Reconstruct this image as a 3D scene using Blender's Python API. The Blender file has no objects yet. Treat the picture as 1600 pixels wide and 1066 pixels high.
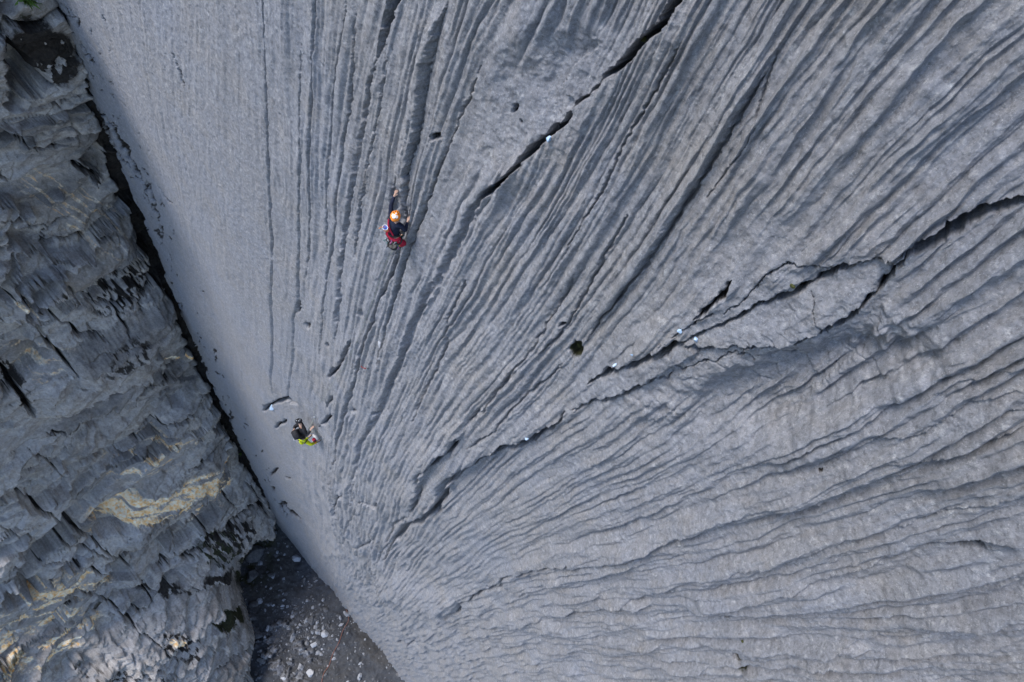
import bpy, bmesh, math, random
import numpy as np
from mathutils import Vector, Matrix

# ------------------------------------------------------------------ camera frame
CX, CY, FPX = 800.0, 533.0, 800.0            # photograph is 1600 x 1066
def ray(x, y): return np.array([x-CX, y-CY, FPX], float)
S = ray(500, 1030); S /= np.linalg.norm(S)                  # fall line of the slab
_a, _b = ray(510, 910), ray(620, 1045)
H = _b-(S@_b)/(S@_a)*_a; H /= np.linalg.norm(H)             # horizontal along the slab
N = np.cross(S, H)
if N[2] > 0: N = -N                                         # outward normal of the slab
_c = ray(620, 345); D = -(N@_c)/_c[2]*11.0                  # camera stands D metres off the slab
_t = math.radians(10); G = math.cos(_t)*S-math.sin(_t)*N    # gravity: slab leans back 10 degrees
_q = ray(565, 978); ALT = float(G@(_q*(-D/(N@_q))))         # camera height above the foot
WX, WZ = H, -G
WY = np.cross(WZ, WX)
MW = np.array([WX, WY, WZ])                                 # camera coords -> world
def to_world(p):
    w = np.asarray(p, float)@MW.T
    w = w+np.array([0, 0, ALT]); return w

sc = bpy.context.scene
col = sc.collection
cam_d = bpy.data.cameras.new('camera'); cam = bpy.data.objects.new('camera', cam_d); col.objects.link(cam)
cam_d.sensor_width = 36; cam_d.lens = 36*FPX/1600; cam_d.clip_end = 2000; cam_d.clip_start = 0.05
R3 = Matrix([MW@np.array([1, 0, 0]), MW@np.array([0, -1, 0]), MW@np.array([0, 0, -1])]).transposed()
cam.matrix_world = Matrix.Translation((0, 0, ALT)) @ R3.to_4x4()
sc.camera = cam

# ------------------------------------------------------------------ light
n_w = MW@N; h_w = MW@H
L = Vector(n_w)*0.34+Vector(h_w)*-0.50+Vector((0, 0, 1))*0.80      # towards the light
L.normalize()
world = bpy.data.worlds.new("World"); sc.world = world; world.use_nodes = True
nt = world.node_tree; nt.nodes.clear()
wo = nt.nodes.new('ShaderNodeOutputWorld'); bg = nt.nodes.new('ShaderNodeBackground'); sky = nt.nodes.new('ShaderNodeTexSky')
sky.sky_type = 'NISHITA'; sky.sun_disc = False
sky.sun_elevation = math.asin(L.z); sky.sun_rotation = math.atan2(L.x, L.y)
sky.altitude = 1500; sky.air_density = 1.0; sky.dust_density = 2.0; sky.ozone_density = 1.0
bg.inputs['Strength'].default_value = 0.115
nt.links.new(sky.outputs[0], bg.inputs[0]); nt.links.new(bg.outputs[0], wo.inputs[0])
sd = bpy.data.lights.new('sun', 'SUN'); sd.energy = 1.5; sd.angle = math.radians(22); sd.color = (1.0, 0.95, 0.90)
sun = bpy.data.objects.new('sun', sd); col.objects.link(sun)
sun.rotation_euler = (-L).to_track_quat('-Z', 'Y').to_euler()
sc.view_settings.view_transform = 'Standard'; sc.view_settings.look = 'None'
sc.view_settings.exposure = 1.38; sc.view_settings.gamma = 1
sc.render.engine = 'CYCLES'
sc.cycles.max_bounces = 5; sc.cycles.diffuse_bounces = 3

# ------------------------------------------------------------------ noise
_rng = np.random.RandomState(7)
PERM = np.tile(_rng.permutation(512).astype(np.int32), 2)
_an = _rng.rand(512)*2*np.pi
GX = np.cos(_an).astype(np.float32); GY = np.sin(_an).astype(np.float32); RV = _rng.rand(512, 4).astype(np.float32)
def hsh(ix, iy, seed): return PERM[(PERM[(ix+seed*37) & 511]+iy+seed*101) & 511]
def perlin(x, y, seed=0):
    x = x.astype(np.float32); y = y.astype(np.float32)
    fx = np.floor(x); fy = np.floor(y); ix = fx.astype(np.int32); iy = fy.astype(np.int32)
    fx = x-fx; fy = y-fy
    u = fx*fx*fx*(fx*(fx*6-15)+10); v = fy*fy*fy*(fy*(fy*6-15)+10)
    def gr(a, b):
        h = hsh(ix+a, iy+b, seed); return GX[h]*(fx-a)+GY[h]*(fy-b)
    a = gr(0, 0); b = gr(1, 0); c = gr(0, 1); d = gr(1, 1)
    a = a+(b-a)*u; c = c+(d-c)*u
    return (a+(c-a)*v)*1.5
def fbm(x, y, seed=0, octs=4, gain=0.5, lac=2.03):
    r = 0; am = 1.0
    for i in range(octs):
        r = r+am*perlin(x*lac**i, y*lac**i, seed+i*3); am *= gain
    return r
def cells(x, y, seed=0):
    """worley facets: returns tilted facet height, border distance, random value"""
    x = x.astype(np.float32); y = y.astype(np.float32)
    ix = np.floor(x).astype(np.int32); iy = np.floor(y).astype(np.int32)
    d1 = np.full(x.shape, 9.0, np.float32); d2 = d1.copy(); f = np.zeros_like(d1); rv = np.zeros_like(d1)
    for a in (-1, 0, 1):
        for b in (-1, 0, 1):
            h = hsh(ix+a, iy+b, seed); r = RV[h]
            dx = x-(ix+a+0.1+0.8*r[..., 0]); dy = y-(iy+b+0.1+0.8*r[..., 1])
            d = dx*dx+dy*dy
            h2 = PERM[h]; r2 = RV[h2]
            fh = (r2[..., 0]-0.5)+dx*(r2[..., 1]-0.5)*1.4+dy*(r2[..., 2]-0.5)*1.4
            m = d < d1
            d2 = np.where(m, d1, np.minimum(d2, d))
            f = np.where(m, fh, f); rv = np.where(m, r2[..., 3], rv); d1 = np.where(m, d, d1)
    return f, np.sqrt(d2)-np.sqrt(d1), rv
def sstep(a, b, x):
    t = np.clip((x-a)/(b-a), 0, 1); return t*t*(3-2*t)

# ------------------------------------------------------------------ materials
def mat_new(name):
    m = bpy.data.materials.new(name); m.use_nodes = True
    t = m.node_tree; b = t.nodes['Principled BSDF']; return m, t, b
def nd(t, typ, **kw):
    n = t.nodes.new(typ)
    for k, v in kw.items():
        if k in n.inputs.keys() if hasattr(n.inputs, 'keys') else False: n.inputs[k].default_value = v
        else: setattr(n, k, v)
    return n
def ramp(t, src, stops):
    r = t.nodes.new('ShaderNodeValToRGB'); e = r.color_ramp.elements
    while len(e) < len(stops): e.new(0.5)
    for i, (p, c) in enumerate(stops):
        e[i].position = p; e[i].color = (c if len(c) == 4 else (*c, 1)) if not isinstance(c, float) else (c, c, c, 1)
    t.links.new(src, r.inputs[0]); return r.outputs[0]
def noise(t, vec, scale, detail=4, rough=0.6, dist=0.0):
    n = t.nodes.new('ShaderNodeTexNoise'); n.inputs['Scale'].default_value = scale
    n.inputs['Detail'].default_value = detail; n.inputs['Roughness'].default_value = rough; n.inputs['Distortion'].default_value = dist
    t.links.new(vec, n.inputs['Vector']); return n.outputs['Fac']
def mixc(t, fac, a, b, mode='MIX'):
    m = t.nodes.new('ShaderNodeMix'); m.data_type = 'RGBA'; m.blend_type = mode
    for i, v in ((0, fac), (6, a), (7, b)):
        if hasattr(v, 'links') or isinstance(v, bpy.types.NodeSocket): t.links.new(v, m.inputs[i])
        elif isinstance(v, (int, float)): m.inputs[i].default_value = v
        else: m.inputs[i].default_value = (*v, 1)
    return m.outputs[2]
def math_n(t, op, a, b=0.0, clamp=False):
    m = t.nodes.new('ShaderNodeMath'); m.operation = op; m.use_clamp = clamp
    for i, v in ((0, a), (1, b)):
        if isinstance(v, bpy.types.NodeSocket): t.links.new(v, m.inputs[i])
        else: m.inputs[i].default_value = v
    return m.outputs[0]
def bump(t, b, src, strength, dist):
    n = t.nodes.new('ShaderNodeBump'); n.inputs['Strength'].default_value = strength; n.inputs['Distance'].default_value = dist
    t.links.new(src, n.inputs['Height']); t.links.new(n.outputs[0], b.inputs['Normal'])

def rock_material(name, c_lo, c_hi, speck, ochre=True, fine=9.0, bstr=0.6, bdist=0.02):
    m, t, b = mat_new(name)
    tc = t.nodes.new('ShaderNodeTexCoord'); v = tc.outputs['Object']
    big = noise(t, v, 0.35, 5, 0.6); mid = noise(t, v, 2.3, 5, 0.65); fin = noise(t, v, fine, 8, 0.78); gr = noise(t, v, 55, 3, 0.7)
    c = ramp(t, mid, [(0.30, c_lo), (0.70, c_hi)])
    c = mixc(t, ramp(t, big, [(0.35, 0.0), (0.65, 0.55)]), c, tuple(x*y for x, y in zip(c_hi, (0.86, 0.93, 1.06))))
    gr2 = noise(t, v, 17, 6, 0.85)
    c = mixc(t, ramp(t, noise(t, v, 0.9, 6, .75, .6), [(.48, 0.), (.70, .45)]), c, tuple(x*y for x, y in zip(c_hi, (1.08, .98, .84))))
    c = mixc(t, 1.0, c, ramp(t, gr2, [(0.30, 0.38), (0.50, 0.90), (0.66, 1.0)]), 'MULTIPLY')
    c = mixc(t, ramp(t, fin, [(0.30, 0.75), (0.50, 0.0)]), c, tuple(x*0.50 for x in c_lo))
    c = mixc(t, ramp(t, fin, [(0.55, 0.0), (0.72, 0.75)]), c, speck)
    c = mixc(t, ramp(t, gr, [(0.60, 0.0), (0.70, 0.6)]), c, speck)
    c = mixc(t, ramp(t, gr, [(0.30, 0.5), (0.40, 0.0)]), c, tuple(x*0.45 for x in c_lo))
    at = t.nodes.new('ShaderNodeAttribute'); at.attribute_name = 'tint'
    sp = t.nodes.new('ShaderNodeSeparateColor'); t.links.new(at.outputs['Color'], sp.inputs[0])
    tn = t.nodes.new('ShaderNodeAttribute'); tn.attribute_name = 'tone'
    c = mixc(t, 1.0, c, ramp(t, tn.outputs['Fac'], [(0.10, 0.55), (0.5, 0.90), (0.85, 1.0)]), 'MULTIPLY')
    brk = math_n(t, 'MULTIPLY', math_n(t, 'SUBTRACT', fin, 0.5), 1.6)
    def msk(o): return math_n(t, 'MULTIPLY', math_n(t, 'SUBTRACT', math_n(t, 'ADD', o, math_n(t, 'MULTIPLY', brk, math_n(t, 'MULTIPLY', o, 2.0, True))), 0.25), 2.6, True)
    if ochre:
        oc = ramp(t, noise(t, v, 3.0, 5, 0.7), [(0.34, (0.86, 0.42, 0.13)), (0.46, (0.95, 0.64, 0.31)), (0.58, (0.96, 0.84, 0.64))])
        c = mixc(t, math_n(t, 'MULTIPLY', msk(sp.outputs[1]), 1.0), c, oc)
    mo = ramp(t, fin, [(0.35, (0.012, 0.012, 0.008)), (0.6, (0.040, 0.042, 0.016)), (0.75, (0.10, 0.10, 0.035))])
    c = mixc(t, msk(sp.outputs[2]), c, mo)
    so = ramp(t, fin, [(0.35, (0.012, 0.010, 0.009)), (0.62, (0.045, 0.038, 0.032)), (0.78, (0.14, 0.13, 0.12))])
    c = mixc(t, msk(sp.outputs[0]), c, so)
    t.links.new(c, b.inputs['Base Color']); b.inputs['Roughness'].default_value = 0.82
    b.inputs['Specular IOR Level'].default_value = 0.25
    hsum = math_n(t, 'ADD', math_n(t, 'MULTIPLY', fin, 1.0), math_n(t, 'MULTIPLY', gr2, 0.8))
    bump(t, b, hsum, bstr, bdist)
    return m
M_SLAB = rock_material('slab_limestone', (0.272, 0.270, 0.280), (0.362, 0.358, 0.368), (0.66, 0.65, 0.64), ochre=False, bstr=0.9, bdist=0.035)
M_SIDE = rock_material('side_limestone', (0.34, 0.305, 0.272), (0.62, 0.565, 0.505), (0.80, 0.77, 0.73), fine=5.0, bstr=0.8, bdist=0.05)

# ------------------------------------------------------------------ helpers for polyline features on an image-sampled grid
class Grid:
    def __init__(s, xs, ys):
        s.xs, s.ys = xs, ys; s.X, s.Y = np.meshgrid(xs, ys)
        s.X = s.X.astype(np.float32); s.Y = s.Y.astype(np.float32)
    def window(s, x0, x1, y0, y1):
        a = np.searchsorted(s.xs, [x0, x1]); b = np.searchsorted(s.ys, [y0, y1])
        return (slice(b[0], b[1]), slice(a[0], a[1]))
def axis(a, b, step, out0, out1, grow=1.12):
    mid = list(np.arange(a, b, step)); l = []; x = a; d = step
    while x > out0: d *= grow; x -= d; l.append(x)
    r = []; x = mid[-1]; d = step
    while x < out1: d *= grow; x += d; r.append(x)
    return np.array(l[::-1]+mid+r)
def seg_dist(px, py, pts):
    """unsigned distance, signed side (+ = right of travel on screen), param 0..1, to a polyline"""
    best = np.full(px.shape, 1e9, np.float32); side = np.zeros_like(best); par = np.zeros_like(best)
    P = np.array(pts, float); seg = P[1:]-P[:-1]; ln = np.hypot(seg[:, 0], seg[:, 1]); cum = np.r_[0, np.cumsum(ln)]; tot = cum[-1]
    for i in range(len(seg)):
        dx, dy = seg[i]/max(ln[i], 1e-6); qx = px-P[i, 0]; qy = py-P[i, 1]
        t = np.clip(qx*dx+qy*dy, 0, ln[i]); ex = qx-t*dx; ey = qy-t*dy; d = np.hypot(ex, ey)
        m = d < best; best = np.where(m, d, best)
        side = np.where(m, np.sign(dx*qy-dy*qx), side); par = np.where(m, (cum[i]+t)/tot, par)
    return best, side, par

# ================================================================== SLAB
gx = axis(-10, 1625, 1.3, -500, 2600); gy = axis(-15, 1085, 1.3, -1300, 1500)
g = Grid(gx, gy); X, Y = g.X, g.Y
rx, ry = X-CX, Y-CY
den = (N[0]*rx+N[1]*ry+N[2]*FPX)
ok = den < -6.0
k = np.where(ok, -D/np.minimum(den, -6.0), 1)
SZ = (k*FPX).astype(np.float32)                    # depth
U = (k*(H[0]*rx+H[1]*ry+H[2]*FPX)).astype(np.float32)
V = (k*(S[0]*rx+S[1]*ry+S[2]*FPX)).astype(np.float32)
pxm = (SZ/FPX)                                      # metres per photo pixel
ok &= (V < 96) & (V > -60)
def uv_of(x, y):
    r = ray(x, y); kk = -D/(N@r); return kk*(H@r), kk*(S@r)
CORNER = [(60, -60), (80, 0), (150, 190), (240, 400), (300, 545), (370, 690), (420, 790)]
_cu = sorted([uv_of(*p)[::-1] for p in CORNER]); CS = np.array([a for a, b in _cu]); CU = np.array([b for a, b in _cu])
def corner_u(s): return np.interp(s, np.r_[-60, CS, 100], np.r_[CU[0], CU, CU[-1]])
ok &= U > corner_u(V)-1.6

# ---- flow warp so runnels follow the traced grooves
LINES = [
 [(300,0),(306,200),(318,400),(345,600),(385,740)],
 [(416,0),(417,210),(425,400),(424,530),(432,620),(448,720),(470,820)],
 [(504,0),(496,98),(487,225),(481,338),(477,400),(466,500),(460,620),(476,720),(500,830)],
 [(618,0),(601,75),(575,180),(545,338),(534,400),(522,530),(500,640),(508,740),(528,860)],
 [(703,0),(673,101),(661,180),(643,263),(640,330),(622,380),(605,420),(599,450),(572,526),(558,590),(535,660),(524,760),(545,870)],
 [(810,0),(755,101),(718,195),(691,259),(658,356),(636,420),(622,500),(595,600),(560,700),(545,780),(560,880)],
 [(905,0),(860,100),(800,225),(762,300),(738,340),(700,418),(659,490),(635,556),(617,598),(590,655),(566,720),(562,800),(570,890)],
 [(1270,0),(1150,190),(1080,306),(1013,408),(920,530),(850,610),(760,700),(690,780),(620,870),(590,930)],
]
tt = np.linspace(-60, 96, 313)
LU = []; LC = []
for ln in LINES:
    q = np.array(sorted([uv_of(*p)[::-1] for p in ln])); LU.append(np.interp(tt, q[:, 0], q[:, 1])); LC.append(np.interp(12.0, q[:, 0], q[:, 1]))
LU = np.array(LU); 
for i in range(1, len(LU)): LU[i] = np.maximum(LU[i], LU[i-1]+0.25)
LC = np.array(LC)
for i in range(1, len(LC)): LC[i] = max(LC[i], LC[i-1]+0.4)
cols_u = np.vstack([LU[0]-30, LU, LU[-1]+4, LU[-1]+40]); cols_c = np.r_[LC[0]-30, LC, LC[-1]+4, LC[-1]+40]
ti = np.clip((V+60)/156*312, 0, 311.99); i0 = ti.astype(np.int32); ft = ti-i0
C = np.zeros_like(U)
below = None
prev = cols_u[0][i0]*(1-ft)+cols_u[0][i0+1]*ft
for j in range(1, len(cols_u)):
    cur = cols_u[j][i0]*(1-ft)+cols_u[j][i0+1]*ft
    m = (U >= prev) & ((U < cur) | (j == len(cols_u)-1))
    C = np.where(m, cols_c[j-1]+(cols_c[j]-cols_c[j-1])*(U-prev)/(cur-prev), C); prev = cur
C = C.astype(np.float32)
dsp = (V*V+40)/(D*FPX)                             # metres along the fall line per pixel (approx)
def band(lam_s, lam_c=None):                      # fade what the grid cannot carry
    w = np.clip(lam_s/(3.0*dsp), 0, 1)
    if lam_c is not None: w = w*np.clip(lam_c/(3.2*pxm), 0, 1)
    return w

# ---- zone weights (image-plane ellipses / ramps)
def blob(cx, cy, ax, ay, ang=0, soft=0.5):
    a = math.radians(ang); dx = X-cx; dy = Y-cy
    p = (dx*math.cos(a)+dy*math.sin(a))/ax; q = (-dx*math.sin(a)+dy*math.cos(a))/ay
    r = np.sqrt(p*p+q*q)+0.18*fbm(X/45, Y/45, 91, 3)
    return 1-sstep(1-soft, 1+soft, r)
smooth = np.clip(blob(860,140,120,70,-50)+blob(760,190,50,80,20)*0.6+blob(1230,470,160,50,-22,0.35)*1.1+blob(1150,560,220,48,-12,0.4)+blob(1340,450,70,80,-50,.4)+blob(1190,370,90,45,-30)*0.7+blob(600,110,28,50,0)*.5, 0, 1)
left = 1-sstep(380, 470, X-0.06*Y)                  # quiet strip by the corner
right = np.maximum(sstep(-1.0, 5.0, U), sstep(950, 1250, X)*(U > -6))
far = 1+1.3*sstep(14, 45, V)                         # large folds towards the right
wander = 0.10*fbm(C*0.7, V*0.13, 3, 3)+0.035*fbm(C*3, V*0.9, 9, 3)*band(1.5)+0.020*fbm(C*9, V*3.5, 19, 2)*band(.3, .12)
c2 = C+wander*(0.45+0.55*sstep(-9, -4, C))
def ridge(lam, stretch, seed, pw=1.0, asym=0.0):
    n = perlin(c2/lam, V/(lam*stretch)+seed*3.1, seed)
    return n
def billow(lam, st, seed): return np.sqrt(np.abs(ridge(lam, st, seed))+0.004)
def crest(lam, st, seed): return (1-np.minimum(np.abs(ridge(lam, st, seed))*1.9, 1))**1.6
ampn = 0.55+0.9*sstep(-.35, .45, fbm(C*0.9, V*0.25, 33, 2))
ampn2 = 0.4+1.2*sstep(-.3, .5, fbm(C*1.7+5, V*0.5, 37, 2))
hgt = np.zeros_like(U)
# broad waves of the face
hgt += 0.30*perlin(U*0.16, V*0.06, 50)*1.0+0.12*perlin(C*0.6, V*0.12, 51)
# sharp narrow grooves between flat ribs (left and middle)
hgt += 0.050*billow(0.55, 22, 11)*ampn*(1-0.5*right)*far
hgt += 0.055*billow(0.27, 18, 12)*ampn2*band(4., .27)*far
hgt += 0.022*billow(0.12, 13, 13)*ampn*band(1.5, .12)*far
hgt += right*0.030*crest(0.125, 9, 25)*ampn2*band(1.0, .125)*(1-.6*sstep(0, 5, U))
# curtains with sharp crests (right)
hgt += right*(0.04*crest(0.95, 16, 21)*ampn+0.020*crest(0.40, 14, 22)*ampn2*band(3, .4)+0.018*crest(0.19, 12, 23)*ampn*band(1.3, .19))
hgt += right*0.012*perlin(c2/0.08, V/0.5, 24)*band(.5, .08)
def rib(lam, seed, saw=0.0, st=14):
    ph = c2/lam+0.85*perlin(c2/(lam*3.1), V/(lam*st*2.6), seed)+0.30*perlin(c2/(lam*1.3), V/(lam*st*1.6), seed+1)
    f = ph-np.floor(ph); r_ = np.sqrt(np.abs(np.sin(np.pi*f))+.003)
    s_ = np.where(f < .58, np.power(f/.58, .75), np.power(np.maximum(1-f, 0)/.42, 1.6))
    if np.ndim(saw) == 0 and saw > .8:
        s2 = np.where(f < .45, np.power(f/.45, .8), np.power(np.maximum(1-f, 0)/.55, 1.15)); w_ = sstep(1.0, 5, U); s_ = s_*(1-w_)+s2*w_
    return r_*(1-saw)+s_*saw
am3 = sstep(-.35, .35, fbm(C*1.1+3, V*0.2, 41, 3)); am4 = sstep(-.3, .4, fbm(C*1.6+8, V*0.3, 43, 3))
hgt += (1-right)*far*0.085*rib(0.25, 31, .35)*(.6+.6*am3)*band(3, .24)*sstep(-8.5, -5, C)
near = 1-.30*(1-sstep(3.5, 7, SZ))
ur = sstep(1.0, 5, U)
hgt += right*near*((0.110+.11*ur)*rib(0.52, 44, 1.0, 20)*(.15+1.0*am4)+(0.088-.010*ur)*rib(0.20, 34, 1.0)*(.65+.6*am3)*band(3, .235)+(0.040-.012*ur)*rib(0.105, 36, .9)*(.55+.6*am3)*band(1.5, .12))
hgt += (1-right)*far*0.050*rib(0.125, 38, .35)*(.5+.6*am4)*band(1.5, .13)*sstep(-8.5, -5, C)
h_fl = hgt.copy()
atten = (1-0.90*smooth)*(1-0.72*left)
base_w = 0.30*perlin(U*0.16, V*0.06, 50)+0.1
hgt = base_w+(hgt-base_w)*atten
# straight slits in the quiet strip
slit = np.abs(perlin(C/0.5, V/40., 61)); hgt -= 0.020*left*np.exp(-(slit/0.03)**2)
# general roughness; cross ripples on the flanks
hgt += 0.010*fbm(U*7, V*5, 70, 4, .6)*band(.2, .1)+0.035*smooth*fbm(U*2.2, V*2.2, 75, 5, 0.55)
rip = perlin(C/0.35+0.6*fbm(C, V, 80, 2), V/0.10, 81); hgt += (0.004+0.004*right)*rip*band(.10)*atten
rec = np.clip(blob(1250,590,200,48,-18,.45), 0, 1); hgt -= .30*rec
# facets in the broken area under the flake
f1, e1, r1 = cells(U*1.2+.4*fbm(U, V, 5, 3), V*1.9+.4*fbm(U+9, V, 6, 3), 3)
f2, e2, r2 = cells(U*4+.4*fbm(U*3, V*3, 5, 3), V*6, 4)
brk = np.clip(blob(1230,560,180,60,-20,.5)+blob(1340,500,50,60,0)*.8+blob(905,95,60,35,0,.5)*.7+blob(1060,610,110,30,-10,.4)*.7, 0, 1)
hgt += brk*np.clip(pxm/.0125,.35,1.5)*(0.06*f1*sstep(0,.1,e1)+0.030*f2*sstep(0,.12,e2)-0.015*np.exp(-e2/0.05)-0.04*np.exp(-e1/.035))
tint = np.zeros(U.shape+(3,), np.float32)

jx = 2.6*fbm(X/16, Y/16, 101, 4, .6); jy = 2.6*fbm(X/16, Y/16, 111, 4, .6)
HG = hgt
def groove(pts, w, depth, soil=0.0, rough=1.0, pw=1.0, wn=0.6, moss=0.0, ends=True):
    """w px half width (scalar or per-end list), depth in metres, V to U shaped cut"""
    global HG
    ww = np.atleast_1d(np.array(w, float)); mx = ww.max()*2+14
    P = np.array(pts); sl = g.window(P[:, 0].min()-mx, P[:, 0].max()+mx, P[:, 1].min()-mx, P[:, 1].max()+mx)
    x = X[sl]+jx[sl]*rough; y = Y[sl]+jy[sl]*rough
    d, sd_, par = seg_dist(x, y, pts)
    wid = np.interp(par, np.linspace(0, 1, len(ww)), ww)*(1+wn*fbm(X[sl]/22, Y[sl]/22, 121, 3))
    if ends: wid = wid*np.clip(np.minimum(par, 1-par)*12+0.12, 0, 1)
    wid = np.maximum(wid, 0.05); q = 1-np.clip(d/wid, 0, 1)
    prof = sstep(0, 1, np.clip(q*pw, 0, 1))
    HG[sl] -= 1.15*depth*np.clip(pxm[sl]/.010, .45, 1.5)*prof
    if soil: tint[sl+(0,)] = np.maximum(tint[sl+(0,)], soil*sstep(0.15, 0.6, q))  # crack soil; in the right-hand crack also painted shade
    if moss: tint[sl+(2,)] = np.maximum(tint[sl+(2,)], moss*sstep(0.1, 0.5, q)*sstep(-.1, .35, fbm(X[sl]/14, Y[sl]/14, 133, 3)))
def step(pts, hi, fade, side=1, rough=1.0, edge=1.2, ends=True, trough=0):
    """raise the given side by hi metres at the line, dying away over fade px"""
    P = np.array(pts); mx = fade*1.1+10
    sl = g.window(P[:, 0].min()-mx, P[:, 0].max()+mx, P[:, 1].min()-mx, P[:, 1].max()+mx)
    x = X[sl]+jx[sl]*rough; y = Y[sl]+jy[sl]*rough
    d, sd_, par = seg_dist(x, y, pts); sgn = d*sd_*side
    e = np.clip(np.minimum(par, 1-par)*7, 0, 1) if ends else 1
    inner = (par > 0.001) & (par < .999)
    HG[sl] += hi*np.clip(pxm[sl]/.0125, .3, 1.6)*e*sstep(-edge*.5, edge*.5, sgn)*(1-sstep(0.1, 1, np.clip(d/fade, 0, 1)))*inner
    if trough: HG[sl] -= trough*hi*np.clip(pxm[sl]/.0125, .3, 1.6)*e*inner*np.exp(-np.clip(-sgn, 0, 99)/(fade*.28))*(sgn < edge*.5)
def pit(cx, cy, ax, ay, ang, depth, soil=0.8, moss=0.0):
    r = max(ax, ay)*1.6; sl = g.window(cx-r, cx+r, cy-r, cy+r); a = math.radians(ang)
    dx = X[sl]+jx[sl]*1.3-cx; dy = Y[sl]+jy[sl]*1.3-cy
    q = np.hypot((dx*math.cos(a)+dy*math.sin(a))/ax, (-dx*math.sin(a)+dy*math.cos(a))/ay)
    p = 1-sstep(0.55, 1.05, q); HG[sl] -= depth*p
    tint[sl+(0,)] = np.maximum(tint[sl+(0,)], soil*p); tint[sl+(2,)] = np.maximum(tint[sl+(2,)], moss*p)

# long traced grooves
groove([(416,-30),(416,100),(417,210),(421,330),(425,400),(422,470),(425,530),(424,590),(432,640)], [1.9,2.2,2.0,1.6], 0.07, .25, .35)
groove([(504,-20),(496,98),(487,225),(481,338),(477,400),(472,440)], [2.6,2.2,2.0], 0.07, .2, .5)
groove([(477,60),(472,150),(470,260),(463,340),(461,400),(462,470),(455,500),(455,560),(449,612),(446,640)], [1.6,1.6,2,2], 0.06, .2, .5)
groove([(547,0),(540,60),(527,125),(520,200),(513,260),(508,340),(505,400)], [2.2,1.8], 0.06, .1, .6)
groove([(560,20),(556,110),(550,170),(540,215),(531,290),(520,370),(505,440),(500,520),(496,560)], [2.6,2,2.6,2], 0.08, .1, .7)
groove([(633,-40),(618,0),(606,50),(601,75),(594,92)], [8,7,5,1.5], 0.60, .8, .6, pw=2.2)
groove([(594,92),(580,135),(572,190),(565,225),(558,270),(548,325),(536,400),(530,450),(522,530)], [4,6,5,6,4], 0.10, .05, 1)
groove([(610,85),(601,150),(588,215),(577,270),(566,330),(556,400)], [3,2.5], 0.08, 0, 1)
groove([(703,0),(684,60),(673,101),(665,150),(661,180),(655,220),(643,263),(641,300),(640,330),(634,365),(628,400),(612,440),(599,460),(588,500),(566,560),(560,590),(542,640),(527,690),(520,740)], [4,5,4,3,4,4,3], 0.14, .1, 1)
step([(703,0),(673,101),(661,180),(643,263),(638,330)], 0.16, 28, 1, 1, 2.5)
groove([(755,101),(740,140),(718,195),(705,230),(691,259),(672,315),(658,356),(640,405),(625,450),(612,500),(600,560)], [2,3.5,3,3,2], 0.13, .05, 1)
groove([(762,300),(745,325),(730,360),(700,418),(675,460),(659,490),(647,525),(635,556),(617,598),(605,630),(590,655),(566,694),(556,740),(550,790)], [9,10,8,9,8,6,3], 0.13, 0, 1.1, wn=.35)
groove([(736,428),(725,455),(716,480),(705,505),(706,525),(695,560),(680,590),(665,620),(655,650)], [2.5,2.8,3,2], 0.10, .1, 1.4)
groove([(1200,110),(1140,210),(1080,306),(1055,345),(1027,386),(1013,408),(985,440),(960,475),(946,488),(920,530)], [4,6,6,5,4,2], 0.17, .05, .9)
step([(1230,60),(1140,210),(1080,306),(1013,408),(946,488),(920,530)], 0.17, 55, 1, .9, 3)
groove([(1075,60),(1030,140),(985,215),(950,290),(925,330),(900,370),(885,400)], [2,4,3,3,1], 0.12, .02, 1)
groove([(985,330),(955,385),(935,425),(920,450),(900,490),(880,515),(850,545)], [3,4,3,3,2], 0.11, .02, 1)
groove([(905,420),(880,470),(860,500),(845,530),(820,560),(795,590),(770,625),(740,650)], [2,3,3.5,4,3], 0.10, .05, 1.2)
groove([(1225,60),(1200,130),(1185,195),(1170,222)], [1,3,3,1], 0.08, .05, .8)
groove([(1170,222),(1150,250),(1130,275),(1112,300)], [1,3,3,1], 0.08, .05, .8)
groove([(880,570),(830,610),(800,640),(780,665),(740,690)], [2,3,3,2], .10, .05, 1.2)
# main diagonal crack
groove([(1085,-40),(1060,2),(1040,35),(1020,52),(1000,70),(985,88),(965,108),(948,118)], [15,10,9,8,6], 0.9, 1.0, 1.2, pw=2.2, wn=.25, moss=.5, ends=False)
groove([(955,110),(945,125),(925,145),(905,160),(895,178),(880,195),(868,202),(855,215),(840,228),(826,240),(812,258),(795,275),(780,288),(768,296),(758,304)], [5,3.5,3,3,5,6,8,7,4,4,6,4], 0.7, 1.0, 1.0, pw=2.2, wn=.35, ends=False)
step([(1085,-40),(1040,35),(965,108),(905,160),(855,215),(812,258),(762,304)], 0.22, 60, -1, 1, 3)
step([(940,70),(900,95),(880,130),(900,165)], -0.15, 60, 1, 1.6, 4)
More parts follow.
